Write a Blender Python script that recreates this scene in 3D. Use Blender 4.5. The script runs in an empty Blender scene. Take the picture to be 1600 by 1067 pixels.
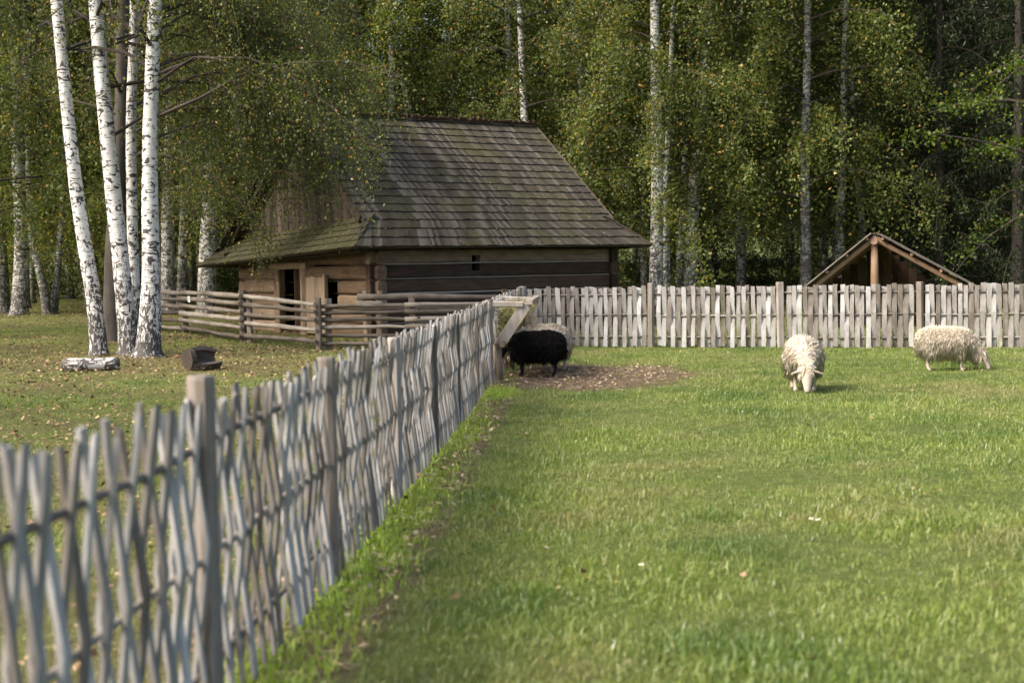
import bpy, bmesh, math, random
import numpy as np
from mathutils import Vector, Matrix, Quaternion
R = math.radians
random.seed(7); rng = np.random.default_rng(7)
scene = bpy.context.scene
C = scene.collection

# ------------------------------------------------------------------ camera
CAM = Vector((0, 0, 1.6)); FPX = 2222.0
PITCH, ROLL = 3.14, -0.89
CM = Matrix.Rotation(R(90 - PITCH), 4, 'X') @ Matrix.Rotation(R(ROLL), 4, 'Z')
cam_d = bpy.data.cameras.new('camera'); cam = bpy.data.objects.new('camera', cam_d); C.objects.link(cam)
cam.matrix_world = Matrix.Translation(CAM) @ CM
cam_d.lens = 50; cam_d.sensor_width = 36; cam_d.clip_end = 2000; cam_d.clip_start = 0.1
cam_d.dof.use_dof = True; cam_d.dof.focus_distance = 23.0; cam_d.dof.aperture_fstop = 2.4
scene.camera = cam
# ------------------------------------------------------------------ light
SUN_AZ = Vector((-0.88, -0.42)); SUN_EL = R(43)
s2 = SUN_AZ.normalized()
to_sun = Vector((s2.x * math.cos(SUN_EL), s2.y * math.cos(SUN_EL), math.sin(SUN_EL)))
w = bpy.data.worlds.new('World'); scene.world = w; w.use_nodes = True
nt = w.node_tree; bg = nt.nodes['Background']
sky = nt.nodes.new('ShaderNodeTexSky'); sky.sky_type = 'NISHITA'; sky.sun_disc = False
sky.sun_elevation = SUN_EL; sky.sun_rotation = math.atan2(to_sun.x, to_sun.y)
sky.dust_density = 5.0; sky.air_density = .75; sky.ozone_density = .4
nt.links.new(sky.outputs[0], bg.inputs[0]); bg.inputs[1].default_value = 0.15
sd = bpy.data.lights.new('sun', 'SUN'); sd.energy = 2.0; sd.angle = R(18); sd.color = (1, .94, .84)
sun = bpy.data.objects.new('sun', sd); C.objects.link(sun)
sun.rotation_euler = to_sun.to_track_quat('Z', 'Y').to_euler(); sun.location = (-10, 0, 30)
vs = scene.view_settings; vs.view_transform = 'Standard'; vs.look = 'None'; vs.gamma = 1; vs.exposure = 1.28
vs.use_curve_mapping = False
scene.cycles.max_bounces = 6; scene.cycles.diffuse_bounces = 3; scene.cycles.glossy_bounces = 2; scene.cycles.transmission_bounces = 3

# ------------------------------------------------------------------ helpers
def hz(x, y): return 0.02 * max(0.0, y - 34.0)
def ray(px, py):
    d = CM.to_3x3() @ Vector(((px - 800) / FPX, -(py - 533.5) / FPX, -1)); return d
def P(px, py, depth):                       # point at a world depth along a pixel direction
    d = ray(px, py); return CAM + d * (depth / d.y)
def G(px, py):                              # pixel to flat ground
    d = ray(px, py); return CAM + d * (-CAM.z / d.z)
def link(o, parent=None):
    C.objects.link(o)
    if parent is not None: o.parent = parent
    return o
def tag(o, label, cat, group=None):
    o['label'] = label; o['category'] = cat
    if group: o['group'] = group
    return o
def kind(o, k): o['kind'] = k; return o
def thing(name, label, cat, loc=(0, 0, 0), rz=0, group=None):
    o = bpy.data.objects.new(name, None); o.empty_display_size = .2; C.objects.link(o)
    o.location = loc; o.rotation_euler = (0, 0, rz); return tag(o, label, cat, group)
def np_mesh(name, V, F, mat=None, smooth=False):
    V = np.asarray(V, dtype=np.float32).reshape(-1, 3); F = np.asarray(F, dtype=np.int32)
    k = F.shape[1]; m = bpy.data.meshes.new(name)
    m.vertices.add(len(V)); m.vertices.foreach_set('co', V.ravel())
    m.loops.add(F.size); m.loops.foreach_set('vertex_index', F.ravel())
    m.polygons.add(len(F)); m.polygons.foreach_set('loop_start', np.arange(0, F.size, k, dtype=np.int32))
    m.polygons.foreach_set('use_smooth', np.full(len(F), smooth))
    m.update(calc_edges=True)
    if mat: m.materials.append(mat)
    return m
class MB:
    """collects shapes, builds ONE mesh object"""
    def __init__(s): s.v = []; s.f = []
    def add(s, vs, fs):
        n = len(s.v); s.v += [tuple(p) for p in vs]; s.f += [tuple(i + n for i in f) for f in fs]
    def box(s, a, b, M=None):
        (x0, y0, z0), (x1, y1, z1) = a, b
        vs = [Vector(p) for p in ((x0,y0,z0),(x1,y0,z0),(x1,y1,z0),(x0,y1,z0),(x0,y0,z1),(x1,y0,z1),(x1,y1,z1),(x0,y1,z1))]
        if M is not None: vs = [M @ p for p in vs]
        s.add(vs, [(0,3,2,1),(4,5,6,7),(0,1,5,4),(1,2,6,5),(2,3,7,6),(3,0,4,7)]); return s
    def beam(s, p, q, wd, th, up=Vector((0, 0, 1)), segs=1, jit=0, rnd=None, cham=0.0):
        """board from p to q, width wd (sideways), thickness th (along up)"""
        p = Vector(p); q = Vector(q); d = (q - p).normalized()
        sd_ = d.cross(up)
        if sd_.length < 1e-4: sd_ = d.cross(Vector((0, 1, 0)))
        sd_.normalize(); u = sd_.cross(d).normalized()
        c = min(wd, th) * cham
        prof = [(-wd/2+c,-th/2),(wd/2-c,-th/2),(wd/2,-th/2+c),(wd/2,th/2-c),(wd/2-c,th/2),(-wd/2+c,th/2),(-wd/2,th/2-c),(-wd/2,-th/2+c)] if c > 0 else [(-wd/2,-th/2),(wd/2,-th/2),(wd/2,th/2),(-wd/2,th/2)]
        k = len(prof); vs = []
        for i in range(segs + 1):
            t = i / segs; o = p.lerp(q, t)
            if jit and rnd and 0 < i < segs: o = o + sd_ * rnd.uniform(-jit, jit) + u * rnd.uniform(-jit, jit)
            sc = 1 + (rnd.uniform(-.07, .07) if rnd and jit else 0)
            vs += [o + sd_ * a * sc + u * b * sc for a, b in prof]
        fs = [tuple(reversed(range(k))), tuple(range(segs * k, segs * k + k))]
        for i in range(segs):
            for j in range(k):
                a = i * k + j; b = i * k + (j + 1) % k; fs.append((a, b, b + k, a + k))
        s.add(vs, fs); return s
    def tube(s, pts, rad, n=8, wob=0, rnd=None):
        pts = [Vector(p) for p in pts]; vs = []
        prev = None
        for i, p in enumerate(pts):
            d = (pts[min(i + 1, len(pts) - 1)] - pts[max(i - 1, 0)]).normalized()
            if prev is None:
                a = d.orthogonal().normalized()
            else:
                a = (prev - d * prev.dot(d)).normalized()
            prev = a; b = d.cross(a)
            r = rad[i] if hasattr(rad, '__len__') else rad
            for j in range(n):
                an = 2 * math.pi * j / n; rr = r * (1 + (rnd.uniform(-wob, wob) if rnd else 0))
                vs.append(p + a * math.cos(an) * rr + b * math.sin(an) * rr)
        fs = [tuple(reversed(range(n))), tuple(range((len(pts) - 1) * n, len(pts) * n))]
        for i in range(len(pts) - 1):
            for j in range(n):
                a = i * n + j; b = i * n + (j + 1) % n; fs.append((a, b, b + n, a + n))
        s.add(vs, fs); return s
    def mesh(s, name, mat, smooth=False):
        m = bpy.data.meshes.new(name); m.from_pydata(s.v, [], s.f); m.update()
        if mat: m.materials.append(mat)
        if smooth: m.polygons.foreach_set('use_smooth', [len(p.vertices) == 4 for p in m.polygons])
        return m
    def build(s, name, mat, parent=None, smooth=False):
        return link(bpy.data.objects.new(name, s.mesh(name, mat, smooth)), parent)
def inst(name, mesh, parent=None, M=None):
    o = bpy.data.objects.new(name, mesh); link(o, parent)
    if M is not None: o.matrix_local = M
    return o

# ------------------------------------------------------------------ materials
def new_mat(name):
    m = bpy.data.materials.new(name); m.use_nodes = True; t = m.node_tree
    return m, t, t.nodes['Principled BSDF']
def N(t, ty, **kw):
    n = t.nodes.new(ty)
    for k, v in kw.items(): setattr(n, k, v)
    return n
def ramp(t, fac, stops):
    r = N(t, 'ShaderNodeValToRGB'); e = r.color_ramp.elements
    while len(e) < len(stops): e.new(.5)
    for el, (p, c) in zip(e, stops): el.position = p; el.color = (*c, 1) if len(c) == 3 else c
    t.links.new(fac, r.inputs[0]); return r.outputs[0]
def coords(t, scale, out='Object', rand=False):
    tc = N(t, 'ShaderNodeTexCoord'); mp = N(t, 'ShaderNodeMapping'); mp.inputs['Scale'].default_value = scale
    t.links.new(tc.outputs[out], mp.inputs[0])
    if rand:
        oi = N(t, 'ShaderNodeObjectInfo'); mu = N(t, 'ShaderNodeMath', operation='MULTIPLY'); mu.inputs[1].default_value = 37.0
        t.links.new(oi.outputs['Random'], mu.inputs[0]); t.links.new(mu.outputs[0], mp.inputs['Location'])
    return mp.outputs[0]
def noise(t, vec, scale=1, detail=4, rough=.6, dist=0):
    n = N(t, 'ShaderNodeTexNoise'); n.inputs['Scale'].default_value = scale; n.inputs['Detail'].default_value = detail
    n.inputs['Roughness'].default_value = rough; n.inputs['Distortion'].default_value = dist
    t.links.new(vec, n.inputs['Vector']); return n.outputs['Fac']
def mixc(t, fac, a, b, mode='MIX'):
    m = N(t, 'ShaderNodeMix', data_type='RGBA', blend_type=mode)
    for sock, v in ((m.inputs[0], fac), (m.inputs[6], a), (m.inputs[7], b)):
        if isinstance(v, (int, float)): sock.default_value = v
        elif isinstance(v, tuple): sock.default_value = (*v, 1)
        else: t.links.new(v, sock)
    return m.outputs[2]
def bump(t, bs, h, strength=.4, dist=.01):
    b = N(t, 'ShaderNodeBump'); b.inputs['Strength'].default_value = strength; b.inputs['Distance'].default_value = dist
    t.links.new(h, b.inputs['Height']); t.links.new(b.outputs[0], bs.inputs['Normal'])
def wood(name, stops, axis='x', grain=60, rough=.85, island=.0, objrand=.5, blotch=None):
    m, t, bs = new_mat(name)
    s = {'x': (1.2, grain, grain), 'y': (grain, 1.2, grain), 'z': (grain, grain, 1.2)}[axis]
    v = coords(t, s, rand=True); n1 = noise(t, v, 1, 5, .65, .3)
    v2 = coords(t, tuple(3 if k < 5 else 7 for k in s), rand=True); n2 = noise(t, v2, 1, 3)
    ad = N(t, 'ShaderNodeMath', operation='MULTIPLY_ADD'); ad.inputs[1].default_value = .55
    t.links.new(n2, ad.inputs[0])
    sc = N(t, 'ShaderNodeMath', operation='MULTIPLY'); sc.inputs[1].default_value = .5; t.links.new(n1, sc.inputs[0])
    t.links.new(sc.outputs[0], ad.inputs[2]); fac = ad.outputs[0]
    for on, amt, outp in ((objrand, objrand, 'obj'), (island, island, 'isl')):
        if on:
            src = N(t, 'ShaderNodeObjectInfo').outputs['Random'] if outp == 'obj' else N(t, 'ShaderNodeNewGeometry').outputs['Random Per Island']
            q = N(t, 'ShaderNodeMath', operation='MULTIPLY_ADD'); q.inputs[1].default_value = amt
            t.links.new(src, q.inputs[0]); t.links.new(fac, q.inputs[2])
            q2 = N(t, 'ShaderNodeMath', operation='SUBTRACT'); q2.inputs[1].default_value = amt / 2; t.links.new(q.outputs[0], q2.inputs[0]); fac = q2.outputs[0]
    col = ramp(t, fac, stops)
    if blotch:
        vb = coords(t, (1, 1, 1), 'Object'); nb = noise(t, vb, blotch[1], 4)
        mk = ramp(t, nb, [(blotch[2], (0, 0, 0)), (blotch[2] + .12, (1, 1, 1))]); col = mixc(t, mk, col, blotch[0])
    t.links.new(col, bs.inputs['Base Color']); bs.inputs['Roughness'].default_value = rough
    bs.inputs['Specular IOR Level'].default_value = .25
    bump(t, bs, n1, .5, .006); return m
M_pick = wood('weathered_picket', [(.15, (.085, .07, .052)), (.42, (.19, .17, .148)), (.7, (.36, .35, .335)), (.95, (.55, .55, .545))], 'z', 55, objrand=.5)
M_post = wood('weathered_post', [(.2, (.085, .068, .052)), (.5, (.19, .16, .13)), (.85, (.36, .33, .30))], 'z', 40, blotch=((.3, .17, .09), 3.0, .64))
M_rod = wood('weathered_rod', [(.2, (.07, .058, .045)), (.8, (.25, .225, .195))], 'x', 40)
M_rail = wood('split_rail', [(.2, (.06, .048, .037)), (.5, (.145, .122, .097)), (.85, (.31, .275, .23))], 'x', 30)
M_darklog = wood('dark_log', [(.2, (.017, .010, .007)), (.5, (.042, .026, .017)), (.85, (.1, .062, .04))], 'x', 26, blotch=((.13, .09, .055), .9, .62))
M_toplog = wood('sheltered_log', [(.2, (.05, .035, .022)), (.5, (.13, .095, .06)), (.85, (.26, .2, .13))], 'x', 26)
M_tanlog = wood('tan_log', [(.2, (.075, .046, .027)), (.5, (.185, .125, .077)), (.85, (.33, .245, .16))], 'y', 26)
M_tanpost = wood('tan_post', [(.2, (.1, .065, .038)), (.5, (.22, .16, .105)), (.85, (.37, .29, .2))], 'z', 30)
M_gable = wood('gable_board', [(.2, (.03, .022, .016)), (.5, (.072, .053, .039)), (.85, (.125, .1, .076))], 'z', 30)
M_chink = wood('chinking', [(.2, (.15, .13, .1)), (.8, (.36, .32, .27))], 'x', 9)
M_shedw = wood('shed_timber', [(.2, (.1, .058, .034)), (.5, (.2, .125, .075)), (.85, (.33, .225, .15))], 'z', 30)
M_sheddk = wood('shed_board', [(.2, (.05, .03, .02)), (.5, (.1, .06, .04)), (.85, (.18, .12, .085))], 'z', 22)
M_feed = wood('feeder_wood', [(.2, (.1, .075, .052)), (.5, (.22, .18, .135)), (.85, (.42, .39, .35))], 'z', 30)
def shingle_mat(name, moss):
    m, t, bs = new_mat(name)
    isl = N(t, 'ShaderNodeNewGeometry').outputs['Random Per Island']
    col = ramp(t, isl, [(0, (.042, .035, .027)), (.5, (.066, .057, .045)), (.85, (.092, .081, .066)), (1, (.14, .126, .106))])
    v = coords(t, (1, 1, 1)); n1 = noise(t, v, .8, 5, .7); n2 = noise(t, v, 14, 3)
    mk = ramp(t, n1, [(moss, (0, 0, 0)), (moss + .22, (1, 1, 1))])
    mm = N(t, 'ShaderNodeMath', operation='MULTIPLY'); t.links.new(mk, mm.inputs[0]); t.links.new(n2, mm.inputs[1])
    col = mixc(t, mm.outputs[0], col, (.085, .088, .03)); t.links.new(col, bs.inputs['Base Color'])
    bs.inputs['Roughness'].default_value = 1; bs.inputs['Specular IOR Level'].default_value = .08
    bump(t, bs, n2, .4, .01); return m
M_shing = shingle_mat('grey_shingle', .46); M_moss = shingle_mat('mossy_shingle', .28)
def bark(name, white, dark, base_h, dens, base_k=.17):
    m, t, bs = new_mat(name)
    v = coords(t, (1, 1, 1), rand=False)
    vl = coords(t, (5, 5, 42), rand=True); lent = noise(t, vl, 1, 3, .6)
    lm = ramp(t, lent, [(.60 - dens, (0, 0, 0)), (.66 - dens, (1, 1, 1))])
    vp = coords(t, (5.5, 5.5, 8.5), rand=True); pn = noise(t, vp, 1, 3, .6, 1.2)
    pm = ramp(t, pn, [(.572 - dens, (0, 0, 0)), (.598 - dens, (1, 1, 1))])
    sep = N(t, 'ShaderNodeSeparateXYZ'); tc = N(t, 'ShaderNodeTexCoord'); t.links.new(tc.outputs['Object'], sep.inputs[0])
    vf = coords(t, (17, 17, 6), rand=True); fn = noise(t, vf, 1, 4, .65, 1.0)
    zr = N(t, 'ShaderNodeMapRange'); zr.inputs[1].default_value = 0; zr.inputs[2].default_value = base_h; zr.inputs[3].default_value = base_k; zr.inputs[4].default_value = -.1
    t.links.new(sep.outputs[2], zr.inputs[0])
    ad = N(t, 'ShaderNodeMath', operation='ADD'); t.links.new(fn, ad.inputs[0]); t.links.new(zr.outputs[0], ad.inputs[1])
    bm_ = ramp(t, ad.outputs[0], [(.60, (0, 0, 0)), (.65, (1, 1, 1))])
    mx = N(t, 'ShaderNodeMath', operation='MAXIMUM'); t.links.new(lm, mx.inputs[0]); t.links.new(pm, mx.inputs[1])
    mx2 = N(t, 'ShaderNodeMath', operation='MAXIMUM'); t.links.new(mx.outputs[0], mx2.inputs[0]); t.links.new(bm_, mx2.inputs[1])
    wc = ramp(t, noise(t, v, 3, 4), [(.3, tuple(c * .72 for c in white)), (.6, white)])
    dc = ramp(t, fn, [(.4, dark), (.8, tuple(c * 2.6 for c in dark))])
    t.links.new(mixc(t, mx2.outputs[0], wc, dc), bs.inputs['Base Color']); bs.inputs['Roughness'].default_value = .75
    inv = N(t, 'ShaderNodeMath', operation='SUBTRACT'); inv.inputs[0].default_value = 1; t.links.new(mx2.outputs[0], inv.inputs[1])
    bump(t, bs, inv.outputs[0], .6, .015); return m
M_bark = bark('birch_bark', (.68, .665, .63), (.035, .03, .026), 3.0, 0.012, .2)
M_bark2 = bark('far_birch_bark', (.62, .61, .56), (.05, .045, .038), 4.0, .05)
M_logbark = bark('log_bark', (.66, .64, .6), (.06, .05, .042), 2.6, .07, .02)
M_dkbark = wood('dark_bark', [(.2, (.02, .016, .012)), (.5, (.05, .042, .034)), (.85, (.11, .095, .08))], 'z', 14)
M_greybark = bark('grey_birch_bark', (.34, .33, .3), (.05, .045, .038), 4.0, .06)
M_twig = wood('twig_bark', [(.2, (.02, .015, .012)), (.8, (.07, .055, .045))], 'z', 20)
def leafmat(name, stops, trans=.42):
    m = bpy.data.materials.new(name); m.use_nodes = True; t = m.node_tree; t.nodes.clear()
    isl = N(t, 'ShaderNodeNewGeometry').outputs['Random Per Island']
    col = ramp(t, isl, stops)
    d = N(t, 'ShaderNodeBsdfDiffuse'); tr = N(t, 'ShaderNodeBsdfTranslucent'); g = N(t, 'ShaderNodeBsdfGlossy'); g.inputs['Roughness'].default_value = .42
    g.inputs['Color'].default_value = (.8, .8, .8, 1)
    t.links.new(col, d.inputs[0]); t.links.new(mixc(t, 1.0, col, (1.5, 1.5, .6), 'MULTIPLY'), tr.inputs[0])
    a = N(t, 'ShaderNodeMixShader'); a.inputs[0].default_value = trans; t.links.new(d.outputs[0], a.inputs[1]); t.links.new(tr.outputs[0], a.inputs[2])
    b = N(t, 'ShaderNodeMixShader'); b.inputs[0].default_value = .018; t.links.new(a.outputs[0], b.inputs[1]); t.links.new(g.outputs[0], b.inputs[2])
    o = N(t, 'ShaderNodeOutputMaterial'); t.links.new(b.outputs[0], o.inputs[0]); return m
M_leaf = leafmat('birch_leaf', [(0, (.055, .078, .026)), (.45, (.092, .118, .038)), (.85, (.14, .16, .052)), (.955, (.24, .2, .06)), (.985, (.42, .27, .08)), (1, (.42, .2, .07))])
M_leaf2 = leafmat('yellowing_leaf', [(0, (.08, .115, .032)), (.5, (.14, .175, .046)), (.9, (.21, .225, .06)), (.96, (.42, .33, .09)), (1, (.48, .29, .08))])
M_maple = leafmat('bright_leaf', [(0, (.035, .066, .012)), (.5, (.065, .11, .016)), (.9, (.125, .155, .02)), (1, (.2, .17, .03))])
M_spruce = leafmat('dark_needle', [(0, (.014, .022, .010)), (.6, (.026, .038, .016)), (1, (.05, .06, .022))], .12)
M_under = leafmat('shade_leaf', [(0, (.03, .05, .012)), (.6, (.05, .08, .018)), (1, (.1, .12, .03))])
def grassmat(name, c0, c1, c2):
    m = bpy.data.materials.new(name); m.use_nodes = True; t = m.node_tree; t.nodes.clear()
    isl = N(t, 'ShaderNodeNewGeometry').outputs['Random Per Island']
    oi = N(t, 'ShaderNodeObjectInfo').outputs['Random']
    ad = N(t, 'ShaderNodeMath', operation='MULTIPLY_ADD'); ad.inputs[1].default_value = .45; t.links.new(isl, ad.inputs[0])
    mu = N(t, 'ShaderNodeMath', operation='MULTIPLY'); mu.inputs[1].default_value = .55; t.links.new(oi, mu.inputs[0]); t.links.new(mu.outputs[0], ad.inputs[2])
    col = ramp(t, ad.outputs[0], [(0.05, c0), (.5, c1), (.82, c2), (.97, (.3, .25, .11))])
    at = N(t, 'ShaderNodeAttribute', attribute_type='INSTANCER', attribute_name='dry')
    col = mixc(t, at.outputs['Fac'], col, (.33, .285, .14))
    at2 = N(t, 'ShaderNodeAttribute', attribute_type='INSTANCER', attribute_name='lush')
    col = mixc(t, at2.outputs['Fac'], col, (.3, .42, .045))
    at3 = N(t, 'ShaderNodeAttribute', attribute_type='INSTANCER', attribute_name='weed')
    col = mixc(t, at3.outputs['Fac'], col, (.085, .15, .035))
    d = N(t, 'ShaderNodeBsdfDiffuse'); tr = N(t, 'ShaderNodeBsdfTranslucent'); g = N(t, 'ShaderNodeBsdfGlossy'); g.inputs['Roughness'].default_value = .4
    t.links.new(col, d.inputs[0]); t.links.new(mixc(t, 1.0, col, (1.4, 1.5, .7), 'MULTIPLY'), tr.inputs[0])
    a = N(t, 'ShaderNodeMixShader'); a.inputs[0].default_value = .4; t.links.new(d.outputs[0], a.inputs[1]); t.links.new(tr.outputs[0], a.inputs[2])
    b = N(t, 'ShaderNodeMixShader'); b.inputs[0].default_value = .05; t.links.new(a.outputs[0], b.inputs[1]); t.links.new(g.outputs[0], b.inputs[2])
    o = N(t, 'ShaderNodeOutputMaterial'); t.links.new(b.outputs[0], o.inputs[0]); return m
M_grass = grassmat('grass_blade', (.095, .14, .03), (.2, .265, .056), (.32, .36, .095))
def island_mat(name, stops, rough=.8):
    m, t, bs = new_mat(name); t.links.new(ramp(t, N(t, 'ShaderNodeNewGeometry').outputs['Random Per Island'], stops), bs.inputs['Base Color'])
    bs.inputs['Roughness'].default_value = rough; bs.inputs['Specular IOR Level'].default_value = .2; return m
M_litter = island_mat('dead_leaf', [(0, (.08, .042, .025)), (.4, (.18, .105, .058)), (.75, (.29, .19, .11)), (.94, (.4, .29, .17)), (1, (.48, .33, .1))])
M_straw = island_mat('straw', [(0, (.2, .15, .08)), (.6, (.38, .3, .17)), (1, (.5, .42, .27))])
M_hay = island_mat('hay', [(0, (.09, .1, .03)), (.5, (.17, .18, .06)), (1, (.34, .28, .14))])
def wool(name, stops, sc=30):
    m, t, bs = new_mat(name)
    isl = N(t, 'ShaderNodeNewGeometry').outputs['Random Per Island']; v = coords(t, (1, 1, 1)); n = noise(t, v, sc, 4)
    ad = N(t, 'ShaderNodeMath', operation='MULTIPLY_ADD'); ad.inputs[1].default_value = .5; t.links.new(isl, ad.inputs[0])
    h = N(t, 'ShaderNodeMath', operation='MULTIPLY'); h.inputs[1].default_value = .5; t.links.new(n, h.inputs[0]); t.links.new(h.outputs[0], ad.inputs[2])
    t.links.new(ramp(t, ad.outputs[0], stops), bs.inputs['Base Color']); bs.inputs['Roughness'].default_value = .95
    bs.inputs['Specular IOR Level'].default_value = .1; bump(t, bs, n, .5, .01); return m
M_wool = wool('cream_wool', [(.15, (.36, .28, .19)), (.5, (.62, .54, .42)), (.85, (.8, .74, .64))])
M_skin = wool('pale_face', [(.2, (.34, .28, .21)), (.8, (.54, .47, .38))], 12)
M_bwool = wool('black_wool', [(.15, (.009, .008, .008)), (.6, (.02, .017, .016)), (.95, (.05, .04, .035))])
def plain(name, c, rough=.6):
    m, t, bs = new_mat(name); v = coords(t, (1, 1, 1)); n = noise(t, v, 25, 3)
    t.links.new(ramp(t, n, [(.3, tuple(k * .8 for k in c)), (.7, c)]), bs.inputs['Base Color']); bs.inputs['Roughness'].default_value = rough; return m
M_eye = plain('dark_eye', (.012, .01, .008), .2); M_sign = plain('sign_white', (.72, .74, .72)); M_ink = plain('sign_print', (.2, .28, .25))
M_petal = plain('petal', (.8, .8, .78)); M_yolk = plain('flower_centre', (.6, .4, .03)); M_stem = plain('flower_stem', (.07, .12, .02))
M_iron = plain('iron_grey', (.12, .12, .12))

# ------------------------------------------------------------------ ground
trail = [G(780, 625), G(738, 690), G(669, 804), G(604, 897), G(545, 985), G(480, 1075)]
def segd(x, y, pts):
    best = None
    for a, b in zip(pts[:-1], pts[1:]):
        ab = np.array([b.x - a.x, b.y - a.y]); L2 = (ab ** 2).sum()
        t = np.clip(((x - a.x) * ab[0] + (y - a.y) * ab[1]) / L2, 0, 1)
        d = np.hypot(x - a.x - t * ab[0], y - a.y - t * ab[1]); best = d if best is None else np.minimum(best, d)
    return best
def vnoise(x, y, s, seed=0):
    v = 0
    for k in range(4):
        a = seed * 1.7 + k * 2.1; f = s * (1.0 + .63 * k)
        v = v + np.sin(x * f * math.cos(a) + y * f * math.sin(a) + a * 3 + 1.3 * np.sin(y * f * .7 + a)) / (1 + .4 * k)
    return v / 2.6
def smooth(e0, e1, v):
    t = np.clip((v - e0) / (e1 - e0), 0, 1); return t * t * (3 - 2 * t)
nearA, nearB = G(520, 905), G(772, 600)               # line of the side fence
fdir = Vector((nearB.x - nearA.x, nearB.y - nearA.y, 0)).normalized()
def fence_x(y): return nearA.x + fdir.x / fdir.y * (y - nearA.y)
def masks(x, y):
    fx = nearA.x + fdir.x / fdir.y * (y - nearA.y)
    c = G(925, 588)
    e = np.hypot((x - c.x) / 1.55, (y - c.y) / 2.4) + .22 * vnoise(x, y, 3.1, 2)
    soil = 1 - smooth(.72, 1.1, e)
    soil = np.maximum(soil, .9 * (1 - smooth(.09, .22, segd(x, y, trail) + .05 * vnoise(x, y, 6, 3))))
    c2 = G(800, 600); soil = np.maximum(soil, 1 - smooth(.5, .9, np.hypot((x - c2.x) / .8, (y - c2.y) / 1.6) + .2 * vnoise(x, y, 4, 5)))
    left = smooth(-.15, .15, fx - x) * smooth(2, 4, y)
    inleft = np.where(y < 27.3, left, np.where(x < 0, 1.0, .3))
    cb = G(205, 560); litter = inleft * np.clip(.52 + .5 * vnoise(x, y, .8, 7) + .6 * np.exp(-((x - cb.x) ** 2 + (y - cb.y) ** 2) / 9), 0, 1)
    lush = (1 - inleft) * np.where(y < 20, smooth(0, .06, x - fx) * (1 - smooth(.2, .31, x - fx + .05 * vnoise(x, y, 4, 1))), 0)
    dry = np.clip(.1 + .5 * vnoise(x, y, 1.0, 4) + .5 * vnoise(x, y, 3.7, 9) + .3 * vnoise(x, y, 9.0, 14), 0, .9)
    return soil, litter, lush, dry
xs = np.concatenate([[-600, -300, -150, -80, -45], np.arange(-30, -2.65, .3), np.arange(-2.6, 1.2, .06), np.arange(1.2, 30.01, .3), [45, 80, 150, 300, 600]])
ys = np.concatenate([[-200, -60, -15, -4], np.arange(1, 24, .15), np.arange(24, 62.01, .3), [75, 95, 130, 200, 350, 700]])
X, Y = np.meshgrid(xs, ys); Z = .02 * np.maximum(0, Y - 34); Z = Z + np.where((Y < 60) & (Y > 0), .02 * vnoise(X, Y, 1.3, 6), 0)
def grid_faces(ny, nx):
    i = np.arange(ny * nx).reshape(ny, nx)
    return np.stack([i[:-1, :-1].ravel(), i[:-1, 1:].ravel(), i[1:, 1:].ravel(), i[1:, :-1].ravel()], 1)
soil, litter, lush, dry = masks(X, Y)
m, t, bs = new_mat('ground_soil_grass')
v = coords(t, (1, 1, 1)); n1 = noise(t, v, 9, 6, .7); n2 = noise(t, v, 60, 4, .7)
gc = ramp(t, n1, [(.25, (.05, .065, .018)), (.5, (.09, .115, .03)), (.8, (.17, .17, .06))])
sc_ = ramp(t, n2, [(.3, (.06, .042, .028)), (.55, (.15, .105, .07)), (.8, (.28, .2, .13))])
lc = ramp(t, n2, [(.3, (.06, .05, .025)), (.6, (.14, .11, .055)), (.8, (.24, .17, .09))])
a1 = N(t, 'ShaderNodeAttribute', attribute_name='soil'); a2 = N(t, 'ShaderNodeAttribute', attribute_name='litter')
lm = N(t, 'ShaderNodeMath', operation='MULTIPLY'); lm.inputs[1].default_value = .75; t.links.new(a2.outputs['Fac'], lm.inputs[0])
col = mixc(t, lm.outputs[0], gc, lc); col = mixc(t, a1.outputs['Fac'], col, sc_); t.links.new(col, bs.inputs['Base Color'])
bs.inputs['Roughness'].default_value = .95; bs.inputs['Specular IOR Level'].default_value = .1; bump(t, bs, n2, .8, .03)
gm = np_mesh('ground', np.stack([X, Y, Z], -1).reshape(-1, 3), grid_faces(len(ys), len(xs)), m, True)
for nm, arr in (('soil', soil), ('litter', litter)):
    at = gm.attributes.new(nm, 'FLOAT', 'POINT'); at.data.foreach_set('value', arr.ravel().astype(np.float32))
kind(link(bpy.data.objects.new('ground', gm)), 'structure')

# grass: one scatter object
def clump(seed, nb, rad, hmin, hmax, wd):
    r = np.random.default_rng(seed); V = []; F3 = []
    for i in range(nb):
        a = r.uniform(0, 6.28); q = rad * math.sqrt(r.uniform(0, 1)); b = np.array([q * math.cos(a), q * math.sin(a), -.01])
        h = r.uniform(hmin, hmax); la = r.uniform(0, 6.28); lean = r.uniform(.15, .9) * h
        ld = np.array([math.cos(la), math.sin(la), 0]); sdv = np.array([-ld[1], ld[0], 0]); wa = r.uniform(-1, 1); sdv = sdv * math.cos(wa) + ld * math.sin(wa)
        wv = sdv * wd * r.uniform(.6, 1.2); mid = b + ld * lean * .3 + np.array([0, 0, h * .6]); tip = b + ld * lean + np.array([0, 0, h * r.uniform(.75, 1)])
        k = len(V); V += [b - wv, b + wv, mid + wv * .75, mid - wv * .75, tip]; F3 += [(k, k + 1, k + 2), (k, k + 2, k + 3), (k + 3, k + 2, k + 4)]
    return np_mesh('grass_clump', V, F3, M_grass)
gcol = bpy.data.collections.new('grass_sources')
for k in range(6): gcol.objects.link(bpy.data.objects.new('grass_clump', clump(k, 46, .14, 0.015, .034 + .006 * k, .0026 + .0004 * (k % 3))))
gcol.objects.link(bpy.data.objects.new('grass_stalk', clump(9, 3, .13, .07, .15, .0016)))
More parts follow.
